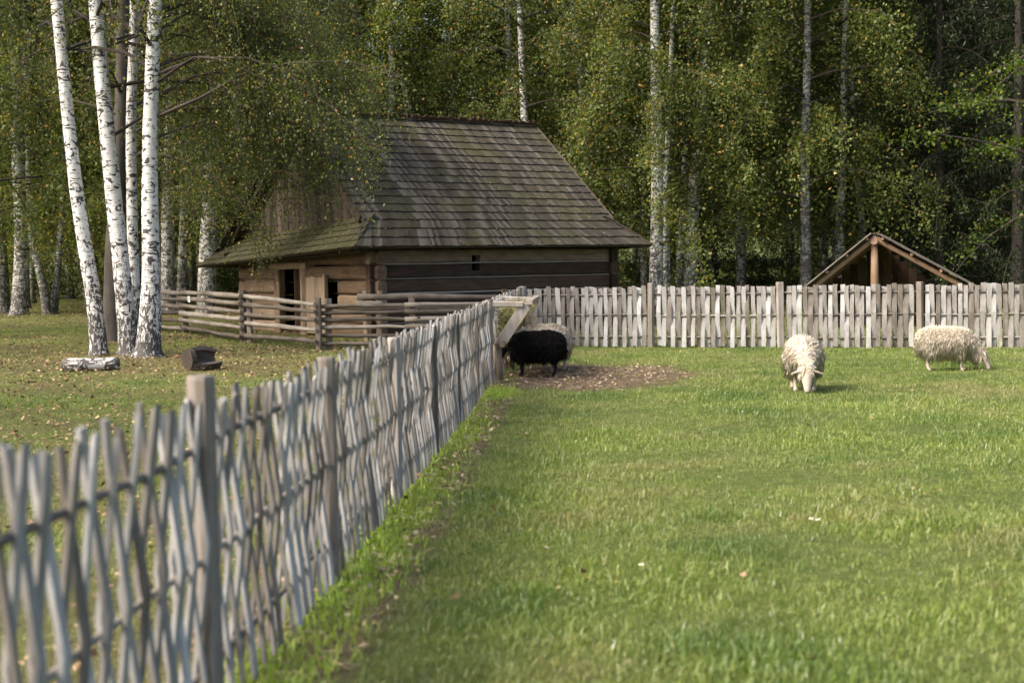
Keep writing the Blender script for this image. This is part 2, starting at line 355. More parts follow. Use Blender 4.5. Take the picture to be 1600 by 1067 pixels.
gx = np.concatenate([np.arange(-26, -2.6, .25), np.arange(-2.6, 1.2, .08), np.arange(1.2, 26.01, .25)]); gy = np.arange(3.2, 61, .2); GX, GY = np.meshgrid(gx, gy)
soil, litter, lush, dry = masks(GX, GY)
vis = np.abs(GX) < .40 * GY + 2.2
dens = np.interp(GY, [3, 9, 18, 28, 45, 61], [150, 125, 90, 60, 26, 14]) * vis * (1 + 1.8 * lush) * (1 - .93 * soil) * (1 - .55 * litter)
inbarn = ((GX + 2.93) * .809 + (GY - 31) * .588 > -.1) & ((GX + 2.93) * .809 + (GY - 31) * .588 < 6.7) & (-(GX + 2.93) * .588 + (GY - 31) * .809 > -.1) & (-(GX + 2.93) * .588 + (GY - 31) * .809 < 6.7)
dens[inbarn] = 0
glen = (.78 + .42 * vnoise(GX, GY, 2.0, 8) + .25 * vnoise(GX, GY, 5.5, 12)) * (1 - .3 * litter) * (1 - .5 * soil) + .75 * lush
weed = smooth(.15, .7, vnoise(GX, GY, 2.2, 21) * .7 + .5 * vnoise(GX, GY, 6.1, 5)) * (1 - lush) * .75
glen = glen * (1 + .55 * weed)
ge = np_mesh('grass', np.stack([GX, GY, .02 * np.maximum(0, GY - 34) + .02 * vnoise(GX, GY, 1.3, 6)], -1).reshape(-1, 3), grid_faces(len(gy), len(gx)), M_grass)
for nm, arr in (('dens', dens), ('glen', np.clip(glen, .35, 2.0)), ('dry', np.clip(dry + .35 * litter, 0, .85)), ('lush', lush * .9), ('weed', weed)):
    at = ge.attributes.new(nm, 'FLOAT', 'POINT'); at.data.foreach_set('value', arr.ravel().astype(np.float32))
grass = kind(link(bpy.data.objects.new('grass', ge)), 'stuff'); tag(grass, 'short uneven green grass covering the pasture and the lawn', 'grass')
def scatter(name, coll, smin, smax, tilt, lenattr='glen'):
    ng = bpy.data.node_groups.new(name, 'GeometryNodeTree')
    ng.interface.new_socket('Geometry', in_out='INPUT', socket_type='NodeSocketGeometry'); ng.interface.new_socket('Geometry', in_out='OUTPUT', socket_type='NodeSocketGeometry')
    gi = ng.nodes.new('NodeGroupInput'); go = ng.nodes.new('NodeGroupOutput')
    dp = ng.nodes.new('GeometryNodeDistributePointsOnFaces'); na = ng.nodes.new('GeometryNodeInputNamedAttribute'); na.data_type = 'FLOAT'; na.inputs['Name'].default_value = 'dens'
    ng.links.new(gi.outputs[0], dp.inputs['Mesh']); ng.links.new(na.outputs['Attribute'], dp.inputs['Density'])
    ip = ng.nodes.new('GeometryNodeInstanceOnPoints'); ci = ng.nodes.new('GeometryNodeCollectionInfo'); ci.inputs[0].default_value = coll
    ci.inputs['Separate Children'].default_value = True; ci.inputs['Reset Children'].default_value = True
    ng.links.new(dp.outputs['Points'], ip.inputs['Points']); ng.links.new(ci.outputs[0], ip.inputs['Instance']); ip.inputs['Pick Instance'].default_value = True
    rv = ng.nodes.new('FunctionNodeRandomValue'); rv.data_type = 'FLOAT_VECTOR'; rv.inputs[0].default_value = (-tilt, -tilt, 0); rv.inputs[1].default_value = (tilt, tilt, 6.283)
    ng.links.new(rv.outputs[0], ip.inputs['Rotation'])
    rs = ng.nodes.new('FunctionNodeRandomValue'); rs.data_type = 'FLOAT'; rs.inputs[2].default_value = smin; rs.inputs[3].default_value = smax
    nl = ng.nodes.new('GeometryNodeInputNamedAttribute'); nl.data_type = 'FLOAT'; nl.inputs['Name'].default_value = lenattr
    mu = ng.nodes.new('ShaderNodeMath'); mu.operation = 'MULTIPLY'; ng.links.new(rs.outputs[1], mu.inputs[0]); ng.links.new(nl.outputs['Attribute'], mu.inputs[1])
    ng.links.new(mu.outputs[0], ip.inputs['Scale']); ng.links.new(ip.outputs[0], go.inputs[0]); return ng
grass.modifiers.new('scatter', 'NODES').node_group = scatter('grass_scatter', gcol, .8, 1.5, .12)

# fallen leaves / straw: flat little quads lying about
def flat_bits(n, sampler, size, aspect, zoff, curl=.5):
    pts = sampler(n); n = len(pts); a = rng.uniform(0, 6.28, n); L = rng.uniform(.6, 1.3, n) * size
    d = np.stack([np.cos(a), np.sin(a), rng.normal(0, curl * .5, n)], 1); s_ = np.stack([-np.sin(a), np.cos(a), rng.normal(0, curl, n)], 1)
    c = pts.copy(); c[:, 2] += zoff + np.abs(rng.normal(0, zoff, n)); d *= L[:, None]; s_ *= (L * aspect)[:, None]
    V = np.stack([c - d, c + s_, c + d, c - s_], 1).reshape(-1, 3); return V, np.arange(4 * n).reshape(-1, 4)
def litter_s(n):
    x = rng.uniform(-20, 12, n * 3); y = rng.uniform(3.5, 50, n * 3); s_, l, _, _ = masks(x, y)
    k = (rng.uniform(0, 1, n * 3) < l * 1.1 + .012) & (np.abs(x) < .4 * y + 2); x = x[k]; y = y[k]
    return np.stack([x, y, .02 * np.maximum(0, y - 34)], 1)
V, F = flat_bits(46000, litter_s, .023, .6, .03)
tag(kind(link(bpy.data.objects.new('fallen_leaves', np_mesh('fallen_leaves', V, F, M_litter))), 'stuff'), 'tan and brown fallen birch leaves scattered over the lawn', 'leaves')
def straw_s(n):
    x = rng.uniform(-2.5, 4, n * 4); y = rng.uniform(5, 25, n * 4); s_, _, _, _ = masks(x, y); k = rng.uniform(0, 1, n * 4) < s_ * .9; k &= x > fence_x(y) + .05
    return np.stack([x[k], y[k], 0 * x[k]], 1)
V, F = flat_bits(5200, straw_s, .06, .05, .018, .25); V2, F2 = flat_bits(2600, straw_s, .02, .6, .018)
tag(kind(link(bpy.data.objects.new('trampled_straw', np_mesh('trampled_straw', np.concatenate([V, V2]), np.concatenate([F, F2 + len(V)]), M_straw))), 'stuff'), 'dry straw and leaves trampled on the bare soil by the hay rack', 'straw')

# ------------------------------------------------------------------ woven fences
def picket_mesh(seed, H, wd, amp, ph, rails):
    r = random.Random(seed); half = (rails[-1] - rails[0]) / 2
    zs = [0.0, rails[0], (rails[0] + rails[1]) / 2, rails[1], (rails[1] + rails[2]) / 2, rails[2], H]
    mb = MB(); vs = []; th = .015; tw = r.uniform(-.25, .25)
    for i, z in enumerate(zs):
        o = amp * math.cos(math.pi * (z - rails[0]) / half) * ph
        if i == 0: o = amp * ph * 1.55
        if i == 6: o = amp * ph * 1.35
        x = r.uniform(-.003, .003) + (z - H / 2) * r.uniform(-.006, .006); w_ = wd * r.uniform(.88, 1.08)
        a = tw * (z / H - .5)
        for sx, sy in ((-1, -1), (1, -1), (1, 1), (-1, 1)):
            px_, py_ = sx * w_ / 2, sy * th / 2
            top = r.uniform(-.015, .015) if i == 6 else 0
            vs.append((x + px_ * math.cos(a) - py_ * math.sin(a), o + px_ * math.sin(a) + py_ * math.cos(a), z + top))
    fs = [(3, 2, 1, 0), (24, 25, 26, 27)]
    for i in range(6):
        for j in range(4): a = i * 4 + j; b = i * 4 + (j + 1) % 4; fs.append((a, b, b + 4, a + 4))
    mb.add(vs, fs); return mb.mesh('picket', M_pick)
RAILS = (.20, .60, .99)
def woven_fence(root, p0, direction, posts, heights, pitch, wd, amp, postw, s0, s1, Hfun, loose=False):
    ang = math.atan2(direction.y, direction.x); rd = random.Random(3)
    variants = {ph: [picket_mesh(k + (50 if ph > 0 else 0), 1.08, wd, amp, ph, RAILS) for k in range(7)] for ph in (-1, 1)}
    root.location = (p0.x, p0.y, 0); root.rotation_euler = (0, 0, ang)
    # children in fence space: x along, y across
    s = s0; i = 0
    while s < s1:
        if all(abs(s - q) > postw * .5 + wd * .55 for q in posts):
            M = Matrix.Translation((s + rd.uniform(-.012, .012), 0, .015 + rd.uniform(-.02, .02))) @ Matrix.Rotation(rd.gauss(0, .014 if loose else .007), 4, 'Y') @ Matrix.Rotation(rd.gauss(0, .08 if loose else .03), 4, 'Z') @ Matrix.Diagonal((rd.uniform(.82, 1.15) if loose else rd.uniform(.92, 1.12), rd.uniform(.85, 1.15), Hfun(s) / 1.08 * (rd.uniform(.98, 1.02) if loose else rd.uniform(.985, 1.015)), 1))
            inst('picket', rd.choice(variants[1 if i % 2 else -1]), root, M)
        s += pitch; i += 1
    edges = [s0 - .3] + [q for q in posts if s0 < q < s1] + [s1 + .05]
    for a, b in zip(edges[:-1], edges[1:]):
        for z in RAILS:
            mb = MB(); n = 5; zz = z + rd.uniform(-.015, .015)
            mb.tube([(a + (b - a) * k / n, rd.uniform(-.006, .006), zz + rd.uniform(-.01, .01)) for k in range(n + 1)], [(.014 if loose else .019) * rd.uniform(.8, 1.15) for k in range(n + 1)], 7)
            mb.build('rail', M_rod, root, True)
    for q, hh in zip(posts, heights):
        mb = MB(); w_ = postw * rd.uniform(.92, 1.1); n = 10; lv = [-.3, .0, .3, .6, .9, hh - .015, hh]; vs = []
        for li, z in enumerate(lv):
            sc = (1 if li < 6 else .9) * rd.uniform(.97, 1.03)
            for j in range(n):
                an = 2 * math.pi * j / n; rr = w_ / 2 * sc * (1 + .12 * math.cos(4 * an + .6)) ; vs.append((math.cos(an) * rr, math.sin(an) * rr, z))
        fs = [tuple(reversed(range(n))), tuple(range(6 * n, 7 * n))] + [(i_ * n + j, i_ * n + (j + 1) % n, (i_ + 1) * n + (j + 1) % n, (i_ + 1) * n + j) for i_ in range(6) for j in range(n)]
        mb.add(vs, fs); o = mb.build('post', M_post, root)
        o.matrix_local = Matrix.Translation((q, 0, 0)) @ Matrix.Rotation(rd.gauss(0, .012), 4, 'Y') @ Matrix.Rotation(rd.uniform(0, 3), 4, 'Z')
corner = P(815, 540, 27.2); corner.z = 0
start = Vector((fence_x(2.2), 2.2, 0)); fl = (Vector((corner.x, corner.y, 0)) - start).length
fdv = (Vector((corner.x, corner.y, 0)) - start).normalized()
sf = thing('woven_fence', 'grey woven picket fence running from the foreground lawn to the hay rack', 'fence')
def s_at(depth): return (depth - 2.2) / fdv.y
pd = [4.92, 7.2, 9.7, 11.95, 14.1, 16.5, 18.7, 21.3, 23.9, 26.6]
woven_fence(sf, start, fdv, [s_at(d) for d in pd], [1.23, 1.14, 1.11, 1.09, 1.1, 1.1, 1.13, 1.1, 1.1, 1.15], .082, .047, .026, .085, .1, fl - .1, lambda s: 1.09 + .09 * max(0, 1 - s / 4), True)
ex = G(1600, 545); bdir = Vector((ex.x - corner.x, ex.y - corner.y, 0)); blen = bdir.length + 2.6; bdir.normalize()
bf = thing('woven_fence', 'pale woven picket fence crossing behind the grazing white sheep', 'fence')
def s_px(px):
    d = ray(px, 500); # intersect vertical plane of the fence
    k = (corner.x * bdir.y - corner.y * bdir.x) / (d.x * bdir.y - d.y * bdir.x); q = CAM + d * k; return (q.x - corner.x) * bdir.x + (q.y - corner.y) * bdir.y
bposts = [.05] + [s_px(p) for p in (1017, 1220, 1438)]; bposts += [bposts[-1] + 2.55, bposts[-1] + 5.1]
woven_fence(bf, Vector((corner.x, corner.y, 0)), bdir, bposts, [1.16, 1.2, 1.19, 1.17, 1.17, 1.17], .092, .08, .027, .14, .2, blen, lambda s: 1.10)

# ------------------------------------------------------------------ rail fences by the barn
rr_ = random.Random(11)
def rail_between(root, a, b, zs, rad, over=.15, name='rail', split=True):
    a = Vector(a); b = Vector(b); d = (b - a).normalized()
    for z0, z1 in zs:
        p = a - d * over; q = b + d * over; p.z = z0; q.z = z1; mb = MB(); L = (q - p).length
        off = Vector((-d.y, d.x, 0)) * -.085; M = Matrix.Translation(p + off) @ Vector((1, 0, 0)).rotation_difference(q - p).to_matrix().to_4x4()
        mb.tube([(L * k / 6, rr_.uniform(-.012, .012), rr_.uniform(-.012, .012)) for k in range(7)], [rad * (1.1 - .035 * k) * rr_.uniform(.8, 1.15) for k in range(7)], 8, .13, rr_)
        o = mb.build(name, M_rail, root, True); o.matrix_local = root.matrix_world.inverted() @ M if False else M
def post_at(root, p, h, w_=.13, name='post', mat=None):
    mb = MB(); mb.beam((0, 0, -.2), (0, 0, h), w_, w_ * .85, Vector((0, 1, 0)), 4, .006, rr_, .2)
    o = mb.build(name, mat or M_post, root); o.location = (p.x, p.y, 0); o.rotation_euler = (rr_.gauss(0, .015), rr_.gauss(0, .015), rr_.uniform(-.3, .3))
def flat(v): return Vector((v.x, v.y, 0))
p0 = flat(P(222, 500, 36.6)); p1 = flat(G(290, 521)); p2 = flat(G(381, 536)); p3 = flat(G(499, 547)); p35 = flat(G(514, 546)); p4 = flat(P(645, 530, 27.4)); p5 = flat(P(800, 530, 27.6))
lf = thing('rail_fence', 'split log rail fence behind the birch clump carrying a small white notice', 'fence')
for p in (p0, p1, p2): post_at(lf, p, 1.12)
Z6 = [(.16, .13), (.34, .33), (.50, .52), (.68, .67), (.86, .85), (1.02, 1.0)]
rail_between(lf, p0, p1, Z6, .054); rail_between(lf, p1, p2, Z6, .054)
gt = thing('rail_gate', 'wooden rail gate standing in front of the dark barn doorway', 'gate')
for p in (p2 + Vector((.16, -.12, 0)), p3): post_at(gt, p, 1.0, .11)
g0, g1 = p2 + Vector((.16, -.12, 0)), p3
rail_between(gt, g0, g1, [(.16, .17), (.42, .40), (.62, .58), (.82, .74), (1.0, .88)], .046, .06)
rf = thing('rail_fence', 'low fence of stacked thin rails between the gate and the woven fence corner', 'fence')
for p in (p35, p4, p5): post_at(rf, p, .98, .12)
rail_between(rf, p35, p4, [(.12, .10), (.28, .25), (.43, .42), (.57, .57), (.70, .71), (.83, .84)], .04); rail_between(rf, p4, p5, [(.10, .1), (.25, .26), (.42, .42), (.57, .57), (.71, .7), (.84, .83)], .04)
pen = thing('pen_fence', 'sunlit pale pole fence close against the dark barn wall', 'fence')
e0, e1, e2 = flat(P(572, 500, 29.6)), flat(P(592, 500, 29.5)), flat(P(790, 500, 29.0))
for p in (e0, e1, e2): post_at(pen, p, 1.08, .1, mat=M_tanpost)
rail_between(pen, e0, e2, [(.95, .93), (.72, .70)], .055); rail_between(pen, e0, e1, [(.82, .82)], .05)
sg = thing('notice_plate', 'small white notice plate fixed to the log rail fence', 'sign')
q = p1.lerp(p2, .22); dv = (p2 - p1).normalized(); nrm = Vector((dv.y, -dv.x, 0)); sgM = Matrix.Translation(q + nrm * .16 + Vector((0, 0, .8))) @ Matrix(((dv.x, nrm.x, 0, 0), (dv.y, nrm.y, 0, 0), (0, 0, 1, 0), (0, 0, 0, 1)))
MB().box((-.12, 0, 0), (.12, .012, .14), sgM).build('plate', M_sign, sg)
mb = MB()
for k, wl in enumerate((.08, .095, .06)): mb.box((-wl, .0135, .095 - k * .035), (wl, .016, .108 - k * .035), sgM)
mb.build('print', M_ink, sg)

# ------------------------------------------------------------------ barn  (local x along front wall, y back, z up)
TH = R(36); BL, BW = 6.6, 6.5
A = P(590, 500, 31.0); barn = thing('log_barn', 'old dark log barn with a steep grey shingle roof and mossy skirt', 'barn', (A.x, A.y, 0), TH)
br = random.Random(5); LH = .325
def log(a, b, wd, th, mat, name='log', segs=6):
    return MB().beam(a, b, wd, th, Vector((0, 0, 1)), segs, .008, br, .22).build(name, mat, barn)
for k in range(6):                                       # front wall, top log first
    z = 1.95 - LH * (k + .5)
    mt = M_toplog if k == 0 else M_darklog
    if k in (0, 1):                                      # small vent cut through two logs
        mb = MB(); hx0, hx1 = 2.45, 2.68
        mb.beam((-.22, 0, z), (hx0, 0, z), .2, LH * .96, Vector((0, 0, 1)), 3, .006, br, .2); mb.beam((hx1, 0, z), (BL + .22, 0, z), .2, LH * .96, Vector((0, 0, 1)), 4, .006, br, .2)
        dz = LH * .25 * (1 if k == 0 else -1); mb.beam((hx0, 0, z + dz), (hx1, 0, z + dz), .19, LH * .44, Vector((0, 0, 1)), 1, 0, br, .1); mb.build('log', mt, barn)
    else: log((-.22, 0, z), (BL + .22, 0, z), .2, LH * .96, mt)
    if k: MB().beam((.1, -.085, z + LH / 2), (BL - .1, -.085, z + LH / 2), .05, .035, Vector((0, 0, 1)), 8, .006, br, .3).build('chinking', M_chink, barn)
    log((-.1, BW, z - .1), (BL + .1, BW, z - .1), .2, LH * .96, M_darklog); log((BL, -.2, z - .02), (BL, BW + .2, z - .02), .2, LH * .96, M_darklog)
    # left gable wall in pieces round the openings: y ranges
    zz = z - .02
    segs = [(-.24, 1.56), (4.62, BW + .2)] if zz < 1.42 else ([(-.24, 3.05), (4.62, BW + .2)] if zz < 1.62 else [(-.24, BW + .2)])
    if zz < .75: segs = [(-.24, 3.05), (4.62, BW + .2)]
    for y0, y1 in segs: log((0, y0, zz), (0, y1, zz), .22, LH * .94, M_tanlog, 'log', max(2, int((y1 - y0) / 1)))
def part(name, mb, mat): return mb.build(name, mat, barn)
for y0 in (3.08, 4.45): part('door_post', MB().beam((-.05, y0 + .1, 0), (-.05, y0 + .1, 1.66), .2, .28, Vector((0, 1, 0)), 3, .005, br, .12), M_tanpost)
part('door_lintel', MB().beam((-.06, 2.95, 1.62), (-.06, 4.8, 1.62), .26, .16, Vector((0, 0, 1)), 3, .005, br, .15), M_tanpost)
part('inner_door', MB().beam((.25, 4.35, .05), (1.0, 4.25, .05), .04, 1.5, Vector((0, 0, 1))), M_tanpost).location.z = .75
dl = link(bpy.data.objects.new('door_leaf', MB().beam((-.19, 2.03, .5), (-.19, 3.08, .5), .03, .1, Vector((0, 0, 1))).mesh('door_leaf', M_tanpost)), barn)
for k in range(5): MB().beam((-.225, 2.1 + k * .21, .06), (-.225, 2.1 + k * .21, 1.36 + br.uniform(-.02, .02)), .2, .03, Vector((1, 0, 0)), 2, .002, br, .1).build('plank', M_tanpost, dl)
part('opening_post', MB().beam((-.2, 1.97, 0), (-.2, 1.97, 1.42), .1, .1, Vector((0, 1, 0)), 2, .004, br, .1), M_tanpost)
for y in (.0, 6.3): part('plate_beam', MB().beam((-.72, y, 2.0 - .02 * y), (.5, y, 2.0 - .02 * y), .18, .2, Vector((0, 0, 1)), 2, .004, br, .15), M_gable)
part('eave_beam', MB().beam((-.55, -.4, 1.96), (-.55, 6.9, 1.72), .16, .15, Vector((0, 0, 1)), 4, .004, br, .15), M_gable)
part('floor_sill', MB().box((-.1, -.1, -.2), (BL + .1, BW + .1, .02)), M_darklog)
# roof geometry
RY, RZ = 3.25, 5.15; EY, EZ = -.62, 2.0; SL = (RZ - EZ) / (RY - EY)
KY = .12; KZ = RZ - SL * (RY - KY)                        # where the skirts start on the front slope
BY = 7.55; BZ = RZ - SL * (BY - RY)
OV = .25
def lerp3(a, b, t): return a + (b - a) * t
def shingles(P00, P10, P01, P11, nc, wd, thick, mat, parent, name='shingle_course', lift=.0):
    P00, P10, P01, P11 = map(Vector, (P00, P10, P01, P11)); nrm = (P10 - P00).cross(P01 - P00).normalized()
    if nrm.z < 0: nrm = -nrm
    for c in range(nc):
        mb = MB(); t0, t1 = c / nc, (c + 1) / nc
        A0, A1 = lerp3(P00, P01, t0), lerp3(P10, P11, t0); B0, B1 = lerp3(P00, P01, t1), lerp3(P10, P11, t1)
        L = (B1 - B0).length; x = 0
        while x < L - .01:
            w_ = min(wd * br.uniform(.65, 1.35), L - x); u0 = x / L; u1 = (x + w_ * .965) / L; ex_ = br.uniform(-.012, .02)
            dn = (lerp3(B0, B1, u0) - lerp3(A0, A1, u0)); dn = dn / dn.length
            a0 = lerp3(A0, A1, u0) - dn * .06; a1 = lerp3(A0, A1, u1) - dn * .06; b0 = lerp3(B0, B1, u0) + dn * (.02 + ex_); b1 = lerp3(B0, B1, u1) + dn * (.02 + ex_)
            h0 = .006 + lift; h1 = .034 + lift + br.uniform(0, .012)
            vs = [a0 + nrm * (h0 - thick), a1 + nrm * (h0 - thick), b1 + nrm * (h1 - thick), b0 + nrm * (h1 - thick), a0 + nrm * h0, a1 + nrm * h0, b1 + nrm * h1, b0 + nrm * h1]
            mb.add(vs, [(3, 2, 1, 0), (4, 5, 6, 7), (0, 1, 5, 4), (1, 2, 6, 5), (2, 3, 7, 6), (3, 0, 4, 7)]); x += w_
        mb.build(name, mat, parent)
roof = link(bpy.data.objects.new('roof', None), barn)
# solid deck below the shingles
dk = MB(); T = .05
def deck(p):
    p = [Vector(q) for q in p]; n = (p[1] - p[0]).cross(p[2] - p[0]).normalized()
    if n.z < 0: n = -n
    k = len(p); dk.add([q for q in p] + [q - n * T for q in p], [tuple(range(k)), tuple(reversed(range(k, 2 * k)))] + [(i, i + k, (i + 1) % k + k, (i + 1) % k) for i in range(k)])
deck([(-OV, RY, RZ), (BL + OV, RY, RZ), (BL + OV, KY, KZ), (BL + .85, EY, EZ), (-.85, EY, EZ), (-OV, KY, KZ)])
deck([(-OV, RY, RZ), (BL + OV, RY, RZ), (BL + OV, 6.85, RZ - SL * 3.6), (BL + .85, BY, BZ), (-.85, BY, BZ), (-OV, 6.85, RZ - SL * 3.6)])
ZB = RZ - SL * 3.6
deck([(-.85, EY, EZ), (-.85, BY, BZ), (-.02, 6.85, ZB + .1), (-.02, KY, KZ + .1)]); deck([(BL + .85, EY, EZ), (BL + .85, BY, BZ), (BL + .02, 6.85, ZB + .1), (BL + .02, KY, KZ + .1)])
dko = dk.build('roof_deck', M_gable, roof)
shingles((-OV, RY, RZ), (BL + OV, RY, RZ), (-OV, KY, KZ), (BL + OV, KY, KZ), 14, .078, .02, M_shing, roof)
shingles((-OV, KY, KZ), (BL + OV, KY, KZ), (-.87, EY, EZ), (BL + .87, EY, EZ), 3, .078, .02, M_shing, roof)
shingles((BL + OV, RY, RZ), (-OV, RY, RZ), (BL + .6, BY, BZ), (-.6, BY, BZ), 12, .2, .02, M_shing, roof)
shingles((0, 6.85, ZB + .1), (0, KY - .05, KZ + .1), (-.87, BY, BZ), (-.87, EY, EZ), 5, .07, .03, M_moss, roof, 'skirt_course')
shingles((BL, KY - .05, KZ + .1), (BL, 6.85, ZB + .1), (BL + .87, EY, EZ), (BL + .87, BY, BZ), 4, .12, .022, M_shing, roof, 'skirt_course')
mb = MB(); x = -OV
while x < BL + OV:
    w_ = br.uniform(.06, .12); h = br.uniform(.1, .17); mb.beam((x, RY + .1, RZ - .05), (x + .04, RY - .06, RZ + h), w_, .018, Vector((0, 1, 0))); x += w_ * .9
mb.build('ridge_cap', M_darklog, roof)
for xx, nm in ((-.0, 'gable'), (BL, 'gable')):             # gable wall boards
    y = .25; 
    while y < 6.6:
        top = RZ - SL * abs(RY - (y + .1)) - .1; bot = 1.98
        if top > bot + .1:
            MB().beam((xx + br.uniform(-.012, .012), y + .1, bot), (xx + br.uniform(-.01, .01), y + .1, top), .192, .03, Vector((1, 0, 0)), 2, .003, br, .1).build('gable_board', M_gable, barn)
        y += .2
part('gable_band', MB().beam((-.035, 1.6, 3.55), (-.035, 4.9, 3.55), .03, .06, Vector((0, 0, 1)), 3, .003, br), M_gable)
for y1, z1, nm in ((KY + .1, KZ + .02, 'bargeboard'), (6.8, ZB + .06, 'bargeboard')):
    for xx in (-OV - .015, BL + OV + .015):
        MB().beam((xx, RY, RZ - .07), (xx, y1, z1 - .02), .04, .2, Vector((0, 0, 1)), 4, .004, br).build(nm, M_gable, roof)
bM = Matrix.Translation(barn.location) @ Matrix.Rotation(TH, 4, 'Z')
# leaves lying on the roof
def roof_s(n):
    x = rng.uniform(0, BL, n); t_ = np.clip(rng.normal(.66, .2, n), .02, .99); y = RY + (EY - RY) * t_; z = RZ + (EZ - RZ) * t_ + .035
    p = np.stack([x, y, z], 1); x2 = rng.uniform(-.8, -.05, n // 2); y2 = rng.uniform(.2, 6.8, n // 2); z2 = EZ + (x2 + .85) / .85 * (KZ - EZ + .1) - .06 * y2 + .05
    p = np.concatenate([p, np.stack([x2, y2, z2], 1)]); M = np.array(bM); return p @ M[:3, :3].T + M[:3, 3]
V, F = flat_bits(420, roof_s, .022, .6, .012)
tag(kind(link(bpy.data.objects.new('roof_leaves', np_mesh('roof_leaves', V, F, M_litter))), 'stuff'), 'fallen leaves lying on the grey shingle roof', 'leaves')

# ------------------------------------------------------------------ open shed
D = 32.0; ap, le, ri = P(1366, 370, D), P(1262, 455, D), P(1513, 452, D)
shed = thing('open_shed', 'low open timber shed with a pointed board roof beyond the pale fence', 'shed', (ap.x, ap.y, hz(ap.x, ap.y)), R(-17))
sr = random.Random(9); ap0, le0, ri0 = (q - shed.location for q in (ap, le, ri)); LEN = 3.2
for q in (le0, ri0): q.x *= .99; q.y = 0
for e in (le0, ri0):
    e2_ = ap0 + (e - ap0) * 1.25; sl = (e2_ - ap0); nn = Vector((-sl.z, 0, sl.x)).normalized(); nn = nn if nn.z > 0 else -nn
    rl = link(bpy.data.objects.new('roof_slope', None), shed)
    n = 14
    for k in range(n):                                   # boards running down the slope
        y = -.25 + (LEN + .4) * (k + .5) / n; j = sr.uniform(0, .05)
        MB().beam(ap0 + nn * .10 + Vector((0, y, 0)), e2_ + sl.normalized() * j + nn * .10 + Vector((0, y, 0)), (LEN + .4) / n * .97, .025, nn).build('roof_board', M_rail, rl)
    for t_ in (.06, .3, .54, .78, .98):
        MB().tube([ap0 + sl * t_ + nn * .05 + Vector((0, -.2, 0)), ap0 + sl * t_ + nn * .05 + Vector((0, LEN, 0))], .035, 8).build('purlin', M_shedw, rl)
    for y in (0, LEN * .5, LEN): MB().tube([ap0 - nn * .03 + Vector((0, y, 0)), e2_ - nn * .03 + Vector((0, y, 0))], [.055, .06], 8).build('rafter', M_shedw, rl)
    ep = ap0 + sl * .8 + Vector((0, .05, 0)); MB().tube([(ep.x, ep.y, 0), (ep.x, ep.y, ep.z - .02)], .06, 8).build('side_post', M_shedw, shed)
MB().tube([(ap0.x + .03, .02, -.1), (ap0.x + .01, .02, ap0.z * .5), (ap0.x, .02, ap0.z - .16)], [.1, .09, .075], 10, .04, sr).build('centre_post', M_shedw, shed, True)
MB().tube([(ap0.x, -.15, ap0.z - .1), (ap0.x, LEN, ap0.z - .1)], .08, 10).build('ridge_pole', M_shedw, shed, True)
x = le0.x * 1.1
while x < ri0.x * 1.1:
    top = ap0.z - .12 - abs(x - ap0.x) * (ap0.z - le0.z) / abs(le0.x - ap0.x)
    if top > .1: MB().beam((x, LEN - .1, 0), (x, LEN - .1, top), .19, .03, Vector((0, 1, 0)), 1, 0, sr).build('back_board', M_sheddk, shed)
    x += .2

# ------------------------------------------------------------------ hay rack on the fence
NY, FY = 19.0, 21.6
hr = thing('hay_rack', 'wooden hay rack with slanted plank fixed to the woven fence', 'hay rack')
for y in (NY, FY):
    d = y / 19.0
    a = P(772, 560, NY); x0 = fence_x(y) + .05; 
    mb = MB(); mb.tube([(x0 + .02, y, -.1), (x0, y, .3), (x0 - .01, y, .54)], [.062, .058, .056], 10, .04, sr); mb.build('post', M_feed, hr, True)
    MB().beam((x0 + .02, y - .02, .52), (x0 + .40, y - .02, 1.06), .15, .045, Vector((0, 1, 0)), 3, .003, sr, .1).build('slanted_plank', M_feed, hr)
    MB().beam((x0 - .2, y - .03, 1.07), (x0 + .34, y - .03, 1.05), .09, .075, Vector((0, 0, 1)), 3, .003, sr, .15).build('top_plank', M_feed, hr)
x0 = fence_x(NY) + .05
MB().tube([(x0 + .06, NY - .14, .53), (fence_x(FY) + .11, FY + .1, .53)], .045, 8).build('bottom_beam', M_feed, hr, True)
MB().beam((x0 + .43, NY - .1, 1.08), (fence_x(FY) + .48, FY + .1, 1.08), .09, .06, Vector((0, 0, 1)), 3, .004, sr).build('top_beam', M_feed, hr)
for k in range(9):
    y = NY + .25 + k * (FY - NY - .4) / 8; xx = fence_x(y) + .05
    MB().tube([(xx + .06, y, .55), (xx + .42, y, 1.06)], .016, 6).build('slat', M_feed, hr)
n = 3200; y = rng.uniform(NY + .05, FY - .05, n); tt = rng.uniform(0, 1, n) ** .8; base = nearA.x + fdir.x / fdir.y * (y - nearA.y) + .05
xx = base + rng.uniform(-.02, 1, n) * (.36 * tt + .06); zz = .56 + tt * .46 + rng.normal(0, .02, n); c = np.stack([xx, y, zz], 1)
d = rng.normal(0, 1, (n, 3)); d[:, 2] += .3; d /= np.linalg.norm(d, axis=1)[:, None]; s_ = np.cross(d, rng.normal(0, 1, (n, 3))); s_ /= np.linalg.norm(s_, axis=1)[:, None]
L = rng.uniform(.05, .16, n)[:, None]; V = np.stack([c - d * L, c + s_ * .004, c + d * L, c - s_ * .004], 1).reshape(-1, 3)
tag(kind(link(bpy.data.objects.new('hay', np_mesh('hay', V, np.arange(4 * n).reshape(-1, 4), M_hay))), 'stuff'), 'green and straw coloured hay heaped in the hay rack', 'hay')

